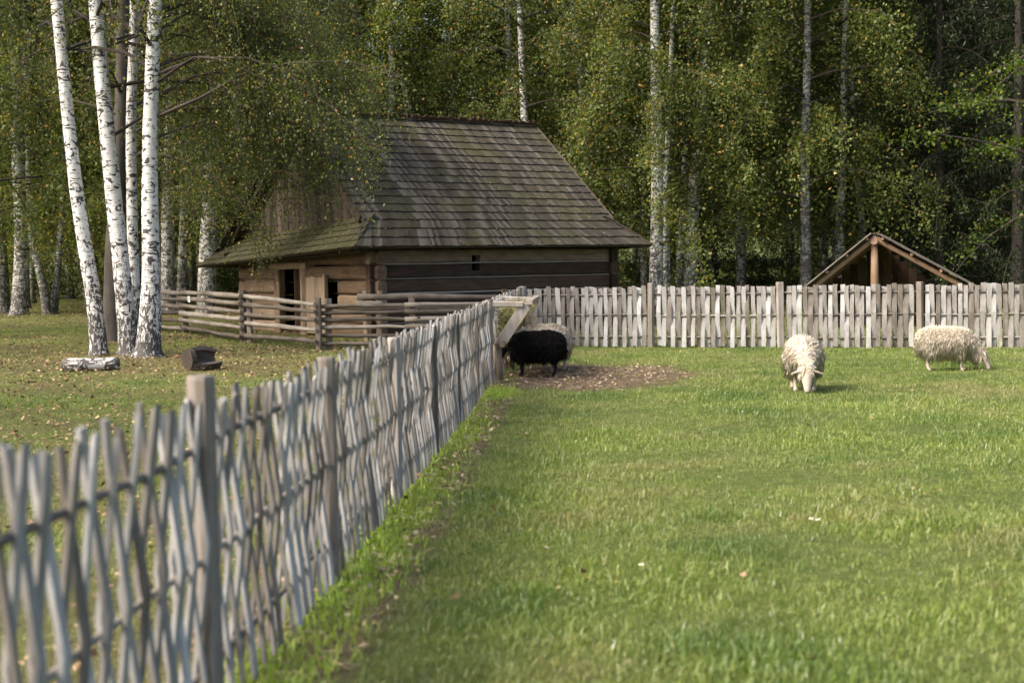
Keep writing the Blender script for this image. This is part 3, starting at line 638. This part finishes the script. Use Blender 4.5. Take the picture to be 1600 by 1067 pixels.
# ------------------------------------------------------------------ log and hollow log on the lawn
a, b = G(98, 581), G(188, 578); lr = .105
lg = thing('birch_log', 'short fallen birch log with peeling white bark lying by the birch stems', 'log', (a.x, a.y, 0), math.atan2(b.y - a.y, b.x - a.x)); L = (b - a).length
MB().tube([(L * k / 6, rr_.uniform(-.008, .008), lr + .004 * math.sin(k)) for k in range(7)], [lr * q for q in (.93, 1, .97, 1.02, .98, 1.0, .95)], 14, .03, rr_).build('bark', M_logbark, lg, True)
MB().tube([(-.006, 0, lr), (.002, 0, lr)], lr * .85, 14).build('cut_end', M_dkbark, lg)
c = G(318, 579)
hl = thing('hollow_log', 'chunky dark hollowed log trough on the leaf strewn lawn', 'log', (c.x, c.y, 0), R(42)); hl.scale = (1.15,) * 3; mb = MB(); n = 22; ro, ri_ = .17, .115; vs = []; st = 7; Ln = .46
gap = R(125)
prof = []
for k in range(n + 1):
    an = math.pi / 2 + R(48) + gap / 2 + (2 * math.pi - gap) * k / n; prof.append((an, ro))
for k in range(n + 1):
    an = math.pi / 2 + R(48) - gap / 2 - (2 * math.pi - gap) * k / n; prof.append((an, ri_))
for i in range(st + 1):
    for (an, r_) in prof:
        q = r_ * (1.04 - .2 * (2 * i / st - .9) ** 2) * (1 + .06 * math.sin(3 * an + i) + rr_.uniform(-.02, .02)); vs.append((-Ln / 2 + Ln * i / st, q * math.cos(an), ro * .95 + q * math.sin(an)))
k = len(prof); fs = [tuple(range(k)), tuple(reversed(range(st * k, st * k + k)))] + [(i * k + j, (i + 1) * k + j, (i + 1) * k + (j + 1) % k, i * k + (j + 1) % k) for i in range(st) for j in range(k)]
mb.add(vs, fs); mb.build('trough', wood('trough_wood', [(.2, (.045, .036, .028)), (.5, (.11, .092, .075)), (.85, (.26, .235, .2))], 'x', 25), hl)
MB().tube([(-Ln / 2 - .012, 0, ro * .95), (-Ln / 2 + .06, 0, ro * .95)], ro * .83, 18, .05, rr_).build('cut_end', wood('end_grain', [(.2, (.03, .022, .017)), (.8, (.11, .085, .065))], 'x', 30), hl)

# ------------------------------------------------------------------ sheep
def sheep(name, label, loc, heading, pose, black=False, sc=1.0, seed=0, dense=9000):
    root = thing(name, label, 'sheep', loc, heading, None); r = random.Random(seed)
    bm = bmesh.new()
    def ball(p, rad, squash=(1, 1, 1)):
        M = Matrix.Translation(p) @ Matrix.Diagonal((rad * squash[0], rad * squash[1], rad * squash[2], 1)); bmesh.ops.create_icosphere(bm, subdivisions=2, radius=1, matrix=M)
    def chain(ps, steps=6):
        for (p, a), (q, b) in zip(ps[:-1], ps[1:]):
            for k in range(steps): t_ = k / steps; ball(Vector(p).lerp(Vector(q), t_), a + (b - a) * t_)
        ball(ps[-1][0], ps[-1][1])
    chain([((-.33, 0, .46), .155), ((-.22, 0, .455), .195), ((0, 0, .435), .205), ((.18, 0, .445), .19), ((.28, 0, .45), .15)], 5)   # deep chest, narrower loin
    ball((-.44, 0, .42), .04); ball((-.46, 0, .36), .035)
    for s in (-1, 1):
        chain([((.2, s * .1, .34), .075), ((.21, s * .105, .2), .036), ((.205, s * .105, .16), .031), ((.205, s * .105, .05), .023), ((.225, s * .105, .022), .029)])
        chain([((-.27, s * .1, .38), .1), ((-.22, s * .11, .29), .07), ((-.33, s * .11, .19), .034), ((-.315, s * .11, .06), .024), ((-.29, s * .11, .022), .03)])
    if pose == 'graze': neck = [((.24, 0, .47), .14), ((.41, 0, .385), .105), ((.52, 0, .28), .085)]; hd = [((.54, 0, .26), .078), ((.59, 0, .18), .066), ((.63, 0, .095), .047), ((.645, 0, .05), .04)]
    elif pose == 'feed': neck = [((.24, 0, .47), .14), ((.36, 0, .47), .1), ((.42, 0, .46), .082)]; hd = [((.44, 0, .46), .075), ((.49, 0, .39), .064), ((.53, 0, .31), .046), ((.545, 0, .275), .04)]
    else: neck = [((.22, 0, .48), .14), ((.33, 0, .61), .1), ((.38, 0, .69), .085)]; hd = [((.40, 0, .72), .075), ((.47, 0, .70), .064), ((.54, 0, .66), .046), ((.565, 0, .645), .04)]
    chain(neck); chain(hd)
    h0 = Vector(hd[0][0]); h3 = Vector(hd[-1][0]); fd = (h3 - h0).normalized(); upv = Vector((0, 1, 0)).cross(fd); upv = -upv if upv.dot(Vector((.3, 0, 1))) < 0 else upv
    for s in (-1, 1):
        e = h0 + upv * .035 - fd * .0
        for k in range(5): ball(e + Vector((0, s * (.065 + .028 * k), 0)) - Vector((0, 0, .010 * k)), .03 - .0035 * k, (.9, 1, .7))
    me = bpy.data.meshes.new('body'); bm.to_mesh(me); bm.free()
    tmp = bpy.data.objects.new('tmp', me); C.objects.link(tmp)
    md = tmp.modifiers.new('r', 'REMESH'); md.mode = 'VOXEL'; md.voxel_size = .0115; md.use_smooth_shade = True
    sm = tmp.modifiers.new('s', 'SMOOTH'); sm.factor = .5; sm.iterations = 4
    dg = bpy.context.evaluated_depsgraph_get(); body = bpy.data.meshes.new_from_object(tmp.evaluated_get(dg)); body.name = 'body'
    bpy.data.objects.remove(tmp); body.materials.clear(); body.materials.append(M_bwool if black else M_skin)
    body.polygons.foreach_set('use_smooth', [True] * len(body.polygons))
    inst('body', body, root, Matrix.Diagonal((sc * .9, sc * 1.04, sc, 1)))
    nv = len(body.vertices); co = np.empty(nv * 3); body.vertices.foreach_get('co', co); co = co.reshape(-1, 3); no = np.empty(nv * 3); body.vertices.foreach_get('normal', no); no = no.reshape(-1, 3)
    hp = np.array(h0 + fd * .035); ahead = (co - hp) @ np.array(fd)
    rh = np.array([np.linalg.norm(co - np.array(h0), axis=1)]).ravel()
    ok = (co[:, 2] > .265) & ~((ahead > 0) & (np.linalg.norm(co - hp, axis=1) < .27) & (co[:, 0] > .38)); 
    nk = np.array(neck[-1][0]); ok |= (np.linalg.norm(co - nk, axis=1) < .15) & (ahead < 0)
    ok &= ~((rh < .2) & (np.abs(co[:, 1]) > .068))
    idx = np.where(ok)[0]; g = np.random.default_rng(seed); idx = g.choice(idx, dense); p = co[idx] + g.normal(0, .004, (dense, 3)); nr = no[idx]
    dn = np.array([-.12, 0, -1.0]); side = np.clip(1 - nr[:, 2:3], .15, 1.3)
    d = nr * .42 + dn * 1.0 * side + np.array([-.55, 0, 0]) * np.clip(nr[:, 2:3], 0, 1) + g.normal(0, .13, (dense, 3)); d /= np.linalg.norm(d, axis=1)[:, None]
    Ln = (g.uniform(.05, .125, dense) * (.62 if black else .85 + 0 * nr[:, 2]))[:, None] * np.clip(1.15 - .45 * nr[:, 2:3], .6, 1.3)
    a = np.cross(d, g.normal(0, 1, (dense, 3))); a /= np.linalg.norm(a, axis=1)[:, None]; b = np.cross(d, a); wv = g.uniform(.0035, .0075, dense)[:, None]
    ring = lambda cen, wq: [cen + (a * math.cos(q) + b * math.sin(q)) * wq for q in (0, 2.094, 4.189)]
    mid = p + d * Ln * .55 + a * wv * .5; tip = p + d * Ln + (dn * .35 * side) * Ln - a * wv * .4
    Vv = np.stack(ring(p - nr * .012, wv) + ring(mid, wv * .8) + [tip], 1).reshape(-1, 3)
    o7 = np.arange(dense)[:, None] * 7; tri = []
    for i in range(3):
        j = (i + 1) % 3; tri += [o7 + np.array([[i, j, 3 + j]]), o7 + np.array([[i, 3 + j, 3 + i]]), o7 + np.array([[3 + i, 3 + j, 6]])]
    inst('fleece', np_mesh('fleece', Vv, np.concatenate(tri), M_bwool if black else M_wool, True), root, Matrix.Diagonal((sc * .9, sc * 1.04, sc, 1)))
    for s in (-1, 1):
        bm = bmesh.new(); bmesh.ops.create_icosphere(bm, subdivisions=2, radius=.0115); em = bpy.data.meshes.new('eye'); bm.to_mesh(em); bm.free(); em.materials.append(M_eye)
        e = h0.lerp(h3, .38) + upv * .03 + Vector((0, s * .052, 0)); inst('eye', em, root, Matrix.Diagonal((sc * .9, sc * 1.04, sc, 1)) @ Matrix.Translation(e))
    return root
g1_ = G(1262, 612); sheep('sheep', 'cream woolly sheep grazing head down and facing the viewer', (g1_.x, g1_.y + .25, 0), R(-97), 'graze', sc=1.0, seed=1)
g2_ = G(1486, 579); sheep('sheep', 'shaggy cream sheep grazing side on before the pale fence', (g2_.x - .05, g2_.y, 0), R(-12), 'graze', sc=.95, seed=2, dense=10000)
g3_ = G(836, 588); sheep('sheep', 'black sheep feeding at the hay rack', (g3_.x, g3_.y, 0), R(176), 'feed', True, .99, 3, 9000)
g4_ = P(853, 560, 21.3); sheep('sheep', 'white sheep with raised head standing behind the black sheep', (g4_.x, g4_.y, 0), R(128), 'raise', sc=1.04, seed=4)
g5_ = P(836, 560, 20.7); sheep('sheep', 'white sheep nosing the ground under the hay rack beside the black sheep', (g5_.x, g5_.y, 0), R(186), 'graze', sc=1.0, seed=5, dense=6000)

# ------------------------------------------------------------------ trees
def leaf_quads(c, size, r, down=.5, aspect=.62):
    n = len(c); d = r.normal(0, 1, (n, 3)); d[:, 2] -= down * 1.2; d /= np.linalg.norm(d, axis=1)[:, None]
    s_ = np.cross(d, r.normal(0, 1, (n, 3))); s_ /= np.linalg.norm(s_, axis=1)[:, None]; L = (r.uniform(.6, 1.25, n) * size)[:, None]
    return np.stack([c - d * L * .5, c + s_ * L * aspect * .5 - d * L * .06, c + d * L * .5, c - s_ * L * aspect * .5 - d * L * .06], 1).reshape(-1, 3)
def limb_path(b, az, L, rise, droop, n=6):
    t_ = np.linspace(0, 1, n)[:, None]; h = np.array([math.cos(az), math.sin(az), 0])
    return b + h * L * t_ + np.array([0, 0, 1]) * L * (rise * t_ - droop * t_ ** 2)
def crown(seed, H, cb, Rr, nl, ntw, nlf, leaf, mats, path=None, lo=.25, weep=(.5, 1.5), azr=None, twigs=False, spread=.1, Lfun=None):
    """birch crown: limbs, hanging twigs, leaves. Returns (branches mesh, crown mesh)"""
    r = np.random.default_rng(seed); mb = MB(); cs = []
    for i in range(nl):
        f = (i + r.uniform(0, 1)) / nl; h = cb + (H - cb) * f; az = i * 2.399 + r.uniform(-.4, .4) if azr is None else r.uniform(*azr)
        base = np.array(path(h)) if path else np.array([0, 0, h]); prof = (1 - f) ** .6 * .85 + .2
        L = Rr * prof * r.uniform(.7, 1.15) if Lfun is None else Lfun(f, r)
        pl = limb_path(base, az, L, r.uniform(.35, .8), r.uniform(.45, .95)); pl[1:-1] += r.normal(0, .06, (4, 3)); r0 = .010 + (.006 if Lfun else .010) * L
        mb.tube([Vector(q) for q in pl], list(np.linspace(r0, .006, 6)), 5)
        ts = r.uniform(lo, 1.02, ntw); k = np.clip(ts * 5, 0, 4.999); i0 = k.astype(int); st = pl[i0] + (pl[i0 + 1] - pl[i0]) * (k - i0)[:, None]
        az2 = az + r.normal(0, .9, ntw); out = np.stack([np.cos(az2), np.sin(az2), r.uniform(-.1, .5, ntw)], 1); ol = r.uniform(.15, .9, ntw); dl_ = r.uniform(*weep, ntw)
        for j in range(ntw):
            s_ = np.sort(r.uniform(.05, 1, nlf)); q = st[j] + out[j] * ol[j] * s_[:, None] ** .7 + np.array([0, 0, -1]) * dl_[j] * s_[:, None] ** 1.7
            cs.append(q + r.normal(0, spread, (nlf, 3)))
            if twigs:
                q3 = [st[j], st[j] + out[j] * ol[j] * .55 + np.array([0, 0, -dl_[j] * .18]), st[j] + out[j] * ol[j] + np.array([0, 0, -dl_[j]])]
                mb.tube([Vector(z) for z in q3], [.007, .005, .002], 3)
    c = np.concatenate(cs); V = leaf_quads(c, leaf, r)
    return mb.mesh('branches', M_twig), np_mesh('crown', V, np.arange(len(V)).reshape(-1, 4), mats)
def trunk_mesh(pts, rads, mat, n=12, seed=0, flare=1.5):
    r = random.Random(seed); mb = MB(); P_ = [Vector(p) for p in pts]
    # resample with a smooth interpolation
    out = []; ra = []
    for i in range(len(P_) - 1):
        a = P_[max(i - 1, 0)]; b = P_[i]; c_ = P_[i + 1]; d_ = P_[min(i + 2, len(P_) - 1)]
        for k in range(5):
            t_ = k / 5; out.append(.5 * ((2 * b) + (c_ - a) * t_ + (2 * a - 5 * b + 4 * c_ - d_) * t_ ** 2 + (3 * b - a - 3 * c_ + d_) * t_ ** 3)); ra.append(rads[i] + (rads[i + 1] - rads[i]) * t_)
    out.append(P_[-1]); ra.append(rads[-1])
    out = [out[0] - Vector((0, 0, .25))] + [out[0] + Vector((0, 0, .0))] + [out[0].lerp(out[1], .45)] + out[1:]; ra = [ra[0] * flare * 1.1, ra[0] * flare, ra[0] * (1 + (flare - 1) * .35)] + ra[1:]
    mb.tube(out, ra, n, .035, r); return mb.mesh('trunk', mat, True)
def pathfun(pts):
    zs_ = [p[2] for p in pts]
    return lambda h: [float(np.interp(h, zs_, [p[k] for p in pts])) for k in range(3)]
# --- the clump of big birches on the lawn
near_specs = [
 ([(155, 557), (147, 470), (124, 330), (105, 170), (88, 0)], (.2, .17, .15, .135, .125), 24.2, 'birch at the edge of the clump, its slim white stem leaning away from the others', (2.2, 4.2), 9),
 ([(203, 556), (192, 440), (175, 280), (160, 130), (149, 0)], (.25, .19, .175, .165, .155), 24.3, 'stout white birch stem with black chevron scars curving out of the clump', (-2.2, 2.0), 12),
 ([(214, 549), (208, 400), (205, 200), (211, 0)], (.16, .13, .118, .11), 24.9, 'slim straight white birch stem standing between two stouter stems', (-1.0, 1.0), 10),
 ([(231, 559), (236, 440), (234, 260), (238, 110), (243, 0)], (.30, .20, .165, .155, .15), 24.0, 'birch with black fissured bark low on its stem, beside the rail fence', (-1.15, .75), 16)]
for i, (pp, rads, dep, lab, azr, nl) in enumerate(near_specs):
    b0 = G(*pp[0]); dep = b0.y; pts = [P(x, y, dep) for x, y in pp]; pts[0].z = 0; top = pts[-1] + (pts[-1] - pts[-2]).normalized() * 8.5; pts.append(top); rads = [q * .84 for q in rads] + [.03]
    o = thing('birch_tree', lab, 'tree', b0, 0); lp = [p - b0 for p in pts]
    inst('trunk', trunk_mesh(lp, rads, M_bark, 16, i, 1.35), o)
    pf = pathfun(lp); br_, cr_ = crown(40 + i, 13.5, 4.6 if i == 3 else 5.2, 3.2, nl + 6, 9, 26, .062, M_leaf, pf, .2, (.5, 2.0), None, True, .1)
    inst('branches', br_, o); inst('crown', cr_, o)
    if i in (1, 3):                                       # long low limbs sweeping out over the barn corner
        br_, cr_ = crown(60 + i, 7.6, 3.7, 1, 11 if i == 3 else 5, 56, 46, .064, M_leaf, pf, .22, (.5, 1.9), (-.5, .7), True, .12, Lfun=lambda f, r: r.uniform(2.0, 5.0) * (1 - .2 * f))
        inst('branches', br_, o); inst('crown', cr_, o)
dp = [G(176, 533), P(178, 400, 27.5), P(186, 260, 27.5), P(191, 120, 27.5), P(196, -300, 27.5)]; dp[1:] = [P(x, y, dp[0].y) for x, y in ((178, 400), (186, 260), (191, 120), (196, -300))]
o = thing('dark_tree', 'dark barked trunk standing right behind the white birch clump', 'tree', dp[0]); lp = [p - dp[0] for p in dp]
inst('trunk', trunk_mesh(lp, [.24, .2, .17, .15, .06], M_dkbark, 12, 3, 1.3), o)
br_, cr_ = crown(71, 9.5, 4.6, 3.0, 14, 10, 26, .075, M_leaf, pathfun(lp), .25); inst('branches', br_, o); inst('crown', cr_, o)
br_, cr_ = crown(72, 7.8, 3.7, 1, 15, 60, 46, .066, M_leaf, pathfun(lp), .25, (.6, 2.0), (-.45, .4), True, .13, Lfun=lambda f, r: r.uniform(3.2, 6.2) * (1 - .15 * f)); inst('branches', br_, o); inst('crown', cr_, o)
# a birch whose hanging boughs cross the barn gable, rooted left of the gate
# --- shared birch variants
VAR = []
for k in range(6):
    H = 15 + 1.2 * k; r = random.Random(k); lean = r.uniform(-.6, .6)
    pts = [(0, 0, 0), (lean * .15, .05, H * .25), (lean * .5, .1 * r.uniform(-1, 1), H * .5), (lean * .8, .2, H * .75), (lean, .3, H)]
    tm = trunk_mesh(pts, [.15, .115, .085, .05, .015], M_bark2 if k % 3 else M_greybark, 9, k, 1.4)
    cbv = (2.4, 3.0, 3.8, 2.0, 2.8, 4.2)[k]
    b_, c_ = crown(100 + k, H, cbv, 3.4, 40, 19, 48, .095, M_leaf if k % 3 else M_leaf2, pathfun(pts), .22, (.5, 1.9), None, False, .13)
    VAR.append((tm, b_, c_))
def place_tree(v, x, y, label, rz, sc=1.0, group=None, trunk=None, name='birch_tree'):
    o = thing(name, label, 'tree', (x, y, hz(x, y) - .02), 0 if trunk else rz, group)
    if trunk: inst('trunk', trunk, o); o.scale = (1, 1, 1)
    else: inst('trunk', v[0], o)
    for nm, me in (('branches', v[1]), ('crown', v[2])):
        inst(nm, me, o, Matrix.Rotation(rz, 4, 'Z') if trunk else None)
    if not trunk: o.scale = (sc, sc, sc)
    return o
tr_ = random.Random(21)
# individually visible far stems: pixel path, depth, radius, label
far = [
 ([(30, 487), (34, 380), (28, 230), (24, 60)], 45, .27, 'thick far birch trunk with dark fissured foot at the forest edge', 1),
 ([(3, 482), (-2, 380), (-10, 200)], 46, .3, 'far birch with broad grey foot at the very edge of the wood', 2),
 ([(74, 487), (66, 440), (48, 360), (44, 250), (40, 60)], 45, .15, 'far birch with a strongly curved white stem', 4),
 ([(84, 487), (92, 400), (99, 300), (104, 100)], 45.4, .13, 'far slim birch leaning against the curve of its neighbour', 0),
 ([(263, 490), (262, 350), (266, 180)], 44, .24, 'far birch with black and white fissured trunk above the log rails', 5),
 ([(283, 490), (287, 350), (292, 200)], 44.6, .17, 'far pale birch paired close to a fissured trunk above the log rails', 2),
 ([(322, 490), (325, 380), (332, 230), (338, 60)], 43, .3, 'far stout birch beside the tip of the mossy barn skirt', 1),
 ([(384, 480), (386, 330), (392, 150)], 47, .13, 'far thin birch stem behind the barn gable verge', 3),
 ([(533, 470), (528, 200), (527, 60), (526, -60)], 46, .17, 'far birch whose pale stem rises above the barn ridge', 4),
 ([(935, 470), (922, 270), (908, 120), (893, -20)], 43, .19, 'far birch leaning over the barn roof end with a bright stem', 2),
 ([(1024, 478), (1027, 300), (1025, 150), (1022, -20)], 40, .2, 'bright straight birch stem just beyond the barn eave', 5),
 ([(1043, 478), (1041, 400), (1040, 300), (1046, 150)], 40.8, .12, 'thin birch stem close behind the bright straight birch', 0),
 ([(1078, 478), (1082, 330), (1095, 190), (1108, 0)], 42, .22, 'far birch with dark chevron scars on a leaning upper stem', 3),
 ([(1062, 478), (1064, 380), (1070, 260)], 42.6, .15, 'far birch with a dark blotched foot behind the leaning stem', 1),
 ([(1312, 478), (1312, 360), (1316, 260), (1320, 60)], 44, .17, 'far grey birch trunk to one side of the shed roof', 4),
 ([(1358, 478), (1348, 360), (1338, 250), (1328, 100)], 45, .13, 'far slender white birch leaning behind the shed peak', 2)]
for k, (pp, dep, rad, lab, vi) in enumerate(far):
    pts = [P(x, y, dep) for x, y in pp]; b0 = Vector((pts[0].x, pts[0].y, hz(pts[0].x, pts[0].y))); pts[0] = b0.copy(); top = pts[-1] + (pts[-1] - pts[-2]).normalized() * max(1, 14 - pts[-1].z); pts.append(top)
    rads = [rad * (1 - .55 * i / (len(pts) - 1)) for i in range(len(pts))]; rads[-1] = .03
    place_tree(VAR[vi], b0.x, b0.y, lab, tr_.uniform(0, 6.28), 1, None, trunk_mesh([p - b0 for p in pts], rads, M_bark2, 11, k, 1.3))
taken = [(P(pp[0][0], 480, dep).x, dep) for pp, dep, *_ in far]
cnt = 0; tries = 0
while cnt < 70 and tries < 4000:
    tries += 1; y = 41.5 + 30 * tr_.random() ** 1.2; x = tr_.uniform(-.43, .43) * y
    if any(math.hypot(x - a_, y - b_) < 2.1 for a_, b_ in taken) or (x < -9.5 and y < 46): continue
    if x / y > .26 and y < 50: continue
    if -.11 < x / y < .03 and y > 50: continue
    taken.append((x, y)); vk = tr_.randrange(6)
    place_tree(VAR[vk], x, y, '%s stemmed birch with %s foliage in the wood behind the barn' % ('white' if vk % 3 else 'grey', 'yellowing' if vk % 3 == 0 else 'olive'), tr_.uniform(0, 6.28), tr_.uniform(.85, 1.2), '%s stemmed %s birches of the wood' % ('white' if vk % 3 else 'grey', 'yellowing' if vk % 3 == 0 else 'olive')); cnt += 1
# birches beside the pasture, left of the picture, that shade the lawn
for x, y in ((-17.5, 25), (-13, 33.5), (-19, 34), (-17, 11)):
    place_tree(VAR[tr_.randrange(6)], x, y, 'birch with olive foliage standing on the lawn beyond the birch clump', tr_.uniform(0, 6.28), 1.0, 'birches on the lawn')
# --- spruces
def spruce(seed, H, Rr):
    r = np.random.default_rng(seed); mb = MB(); cs = []; ds = []
    for i in range(120):
        f = (i + .5) / 120; h = .6 + (H - .6) * f; az = i * 2.399; L = Rr * (1 - f) ** .8 * r.uniform(.75, 1.1) + .25; pl = limb_path(np.array([0, 0, h]), az, L, r.uniform(-.05, .15), r.uniform(.25, .5))
        mb.tube([Vector(q) for q in pl], list(np.linspace(.025, .005, 6)), 4); n = int(120 + 240 * L / Rr); t_ = r.uniform(.12, 1, n) * 4.99; i0 = t_.astype(int); q = pl[i0] + (pl[i0 + 1] - pl[i0]) * (t_ - i0)[:, None]
        q = q + r.normal(0, .13, (n, 3)) * np.array([1, 1, .5]); q[:, 2] -= r.uniform(0, .45, n); cs.append(q)
    c = np.concatenate(cs); V = leaf_quads(c, .15, r, 1.2, .22)
    return mb.mesh('branches', M_twig), np_mesh('crown', V, np.arange(len(V)).reshape(-1, 4), M_spruce)
sp = [spruce(1, 15, 3.3), spruce(2, 17, 3.6)]; spt = trunk_mesh([(0, 0, 0), (0, 0, 5), (0, 0, 15)], [.2, .15, .02], M_dkbark, 9, 1, 1.3)
for k, (px_, dep, sc) in enumerate(((1415, 47, 1.0), (1468, 43, .95), (1530, 46, 1.1), (1590, 42, 1.0), (1440, 55, 1.2), (1500, 54, 1.1), (1560, 56, 1.2), (1650, 48, 1.1), (1385, 60, 1.2))):
    q = P(px_, 470, dep); o = thing('spruce_tree', 'dark spruce with drooping boughs in the shade beyond the shed', 'tree', (q.x, q.y, hz(q.x, q.y)), k * 1.3, 'spruces behind the shed'); o.scale = (sc,) * 3
    inst('trunk', spt, o); inst('branches', sp[k % 2][0], o); inst('crown', sp[k % 2][1], o)
# --- bright broadleaf tree reaching in over the fence
def layered(seed, H, Rr, cb):
    r = np.random.default_rng(seed); mb = MB(); cs = []
    for i in range(30):
        f = (i + r.uniform(0, 1)) / 30; h = cb + (H - cb) * f; az = i * 2.399; L = Rr * (1 - .5 * f) * r.uniform(.7, 1.1); pl = limb_path(np.array([0, 0, h]), az, L, r.uniform(.0, .6), r.uniform(.1, .75)); mb.tube([Vector(q) for q in pl], list(np.linspace(.05, .008, 6)), 5)
        for j in range(11):
            t_ = r.uniform(.25, 1.0) * 4.99; i0 = int(t_); st = pl[i0] + (pl[i0 + 1] - pl[i0]) * (t_ - i0); a2 = az + r.choice([-1, 1]) * r.uniform(.3, 1.1); s_ = r.uniform(0, 1, 26)[:, None]
            cs.append(st + np.array([math.cos(a2), math.sin(a2), -.15]) * s_ * r.uniform(.6, 1.3) + r.normal(0, 1, (26, 3)) * np.array([.15, .15, .13]))
    c = np.concatenate(cs); V = leaf_quads(c, .11, r, .1, .7); return mb.mesh('branches', M_twig), np_mesh('crown', V, np.arange(len(V)).reshape(-1, 4), M_maple)
mp_ = layered(5, 12, 4.6, 2.2); mt = trunk_mesh([(0, 0, 0), (.1, 0, 4), (0, .1, 12)], [.24, .18, .03], M_dkbark, 10, 2, 1.4)
for px_, dep, lab, rz in ((1665, 37, 'bright green broadleaf tree with layered boughs reaching over the pale fence', 0), (1760, 40, 'green broadleaf tree standing past the layered bright tree', 2)):
    q = P(px_, 470, dep); o = thing('broadleaf_tree', lab, 'tree', (q.x, q.y, hz(q.x, q.y)), rz); inst('trunk', mt, o); inst('branches', mp_[0], o); inst('crown', mp_[1], o)
# --- undergrowth bushes at the forest edge and the far wood
def bush(seed, rad, h):
    r = np.random.default_rng(seed); n = 2600; d = r.normal(0, 1, (n, 3)); d /= np.linalg.norm(d, axis=1)[:, None]; q = d * r.uniform(.3, 1, n)[:, None] ** .5 * np.array([rad, rad, h * .55]) * (1 + .25 * np.sin(d[:, :1] * 5 + d[:, 1:2] * 4)); q[:, 2] += h * .5
    V = leaf_quads(q, .1, r, .2); mb = MB()
    for k in range(7): a = k * .9; mb.tube([Vector((0, 0, -.05)), Vector((math.cos(a) * rad * .35, math.sin(a) * rad * .35, h * .45)), Vector((math.cos(a) * rad * .6, math.sin(a) * rad * .6, h * .8))], [.02, .014, .004], 4)
    return mb.mesh('stems', M_twig), np_mesh('foliage', V, np.arange(len(V)).reshape(-1, 4), M_under)
bs_ = [bush(k, 1.1 + .2 * k, 1.5 + .5 * k) for k in range(3)]
for k in range(26):
    y = tr_.uniform(50, 60); x = (-.42 + .84 * (k + tr_.random()) / 26) * y; b_ = bs_[k % 3]
    o = thing('undergrowth_bush', 'leafy shade bush growing between the trunks of the wood', 'bush', (x, y, hz(x, y)), tr_.uniform(0, 6), 'bushes of the wood'); inst('stems', b_[0], o); inst('foliage', b_[1], o)
wcol = bpy.data.collections.new('wood_sources')
for k in range(3):
    jo = MB(); me = VAR[k][2].copy(); wcol.objects.link(bpy.data.objects.new('far_crown', me))
wx = np.arange(-60, 60.1, 4.0); wy = np.arange(72, 120, 4.0); WX, WY = np.meshgrid(wx, wy)
wm = np_mesh('far_wood', np.stack([WX, WY, .02 * (WY - 34)], -1).reshape(-1, 3), grid_faces(len(wy), len(wx)), M_leaf)
for nm, val in (('dens', .055 * (np.abs(WX) < .46 * WY) * np.where((WX / WY > -.12) & (WX / WY < .03), .5, 1)), ('glen', 1.0 + 0 * WX)):
    at = wm.attributes.new(nm, 'FLOAT', 'POINT'); at.data.foreach_set('value', val.ravel().astype(np.float32))
fw = tag(kind(link(bpy.data.objects.new('far_wood', wm)), 'stuff'), 'dense far birch wood closing the view behind the nearer trees', 'wood')
fw.modifiers.new('scatter', 'NODES').node_group = scatter('wood_scatter', wcol, .95, 1.3, 0)
# --- daisies in the pasture
dm = []
mb = MB()
for k in range(9):
    a = k * 2 * math.pi / 9; mb.add([(0, 0, .06), (math.cos(a - .25) * .012, math.sin(a - .25) * .012, .062), (math.cos(a) * .017, math.sin(a) * .017, .06), (math.cos(a + .25) * .012, math.sin(a + .25) * .012, .062)], [(0, 1, 2, 3)])
pm_ = mb.mesh('petals', M_petal); cm_ = MB().tube([(0, 0, .058), (0, 0, .066)], [.006, .004], 7).mesh('flower_centre', M_yolk); sm_ = MB().tube([(0, 0, -.01), (.002, 0, .03), (0, 0, .06)], .0015, 4).mesh('stem', M_stem)
for px_, py_ in ((921, 921), (878, 936), (1005, 898), (1234, 823), (1269, 824), (1431, 776), (1466, 779), (1441, 785), (1040, 860), (965, 928), (1281, 826), (1120, 757), (850, 871)):
    q = G(px_, py_); o = thing('daisy', 'tiny white daisy in the pasture grass', 'flower', (q.x, q.y, 0), 0, 'daisies in the pasture'); o.rotation_euler = (.25, -.1, px_)
    inst('petals', pm_, o); inst('flower_centre', cm_, o); inst('stem', sm_, o)
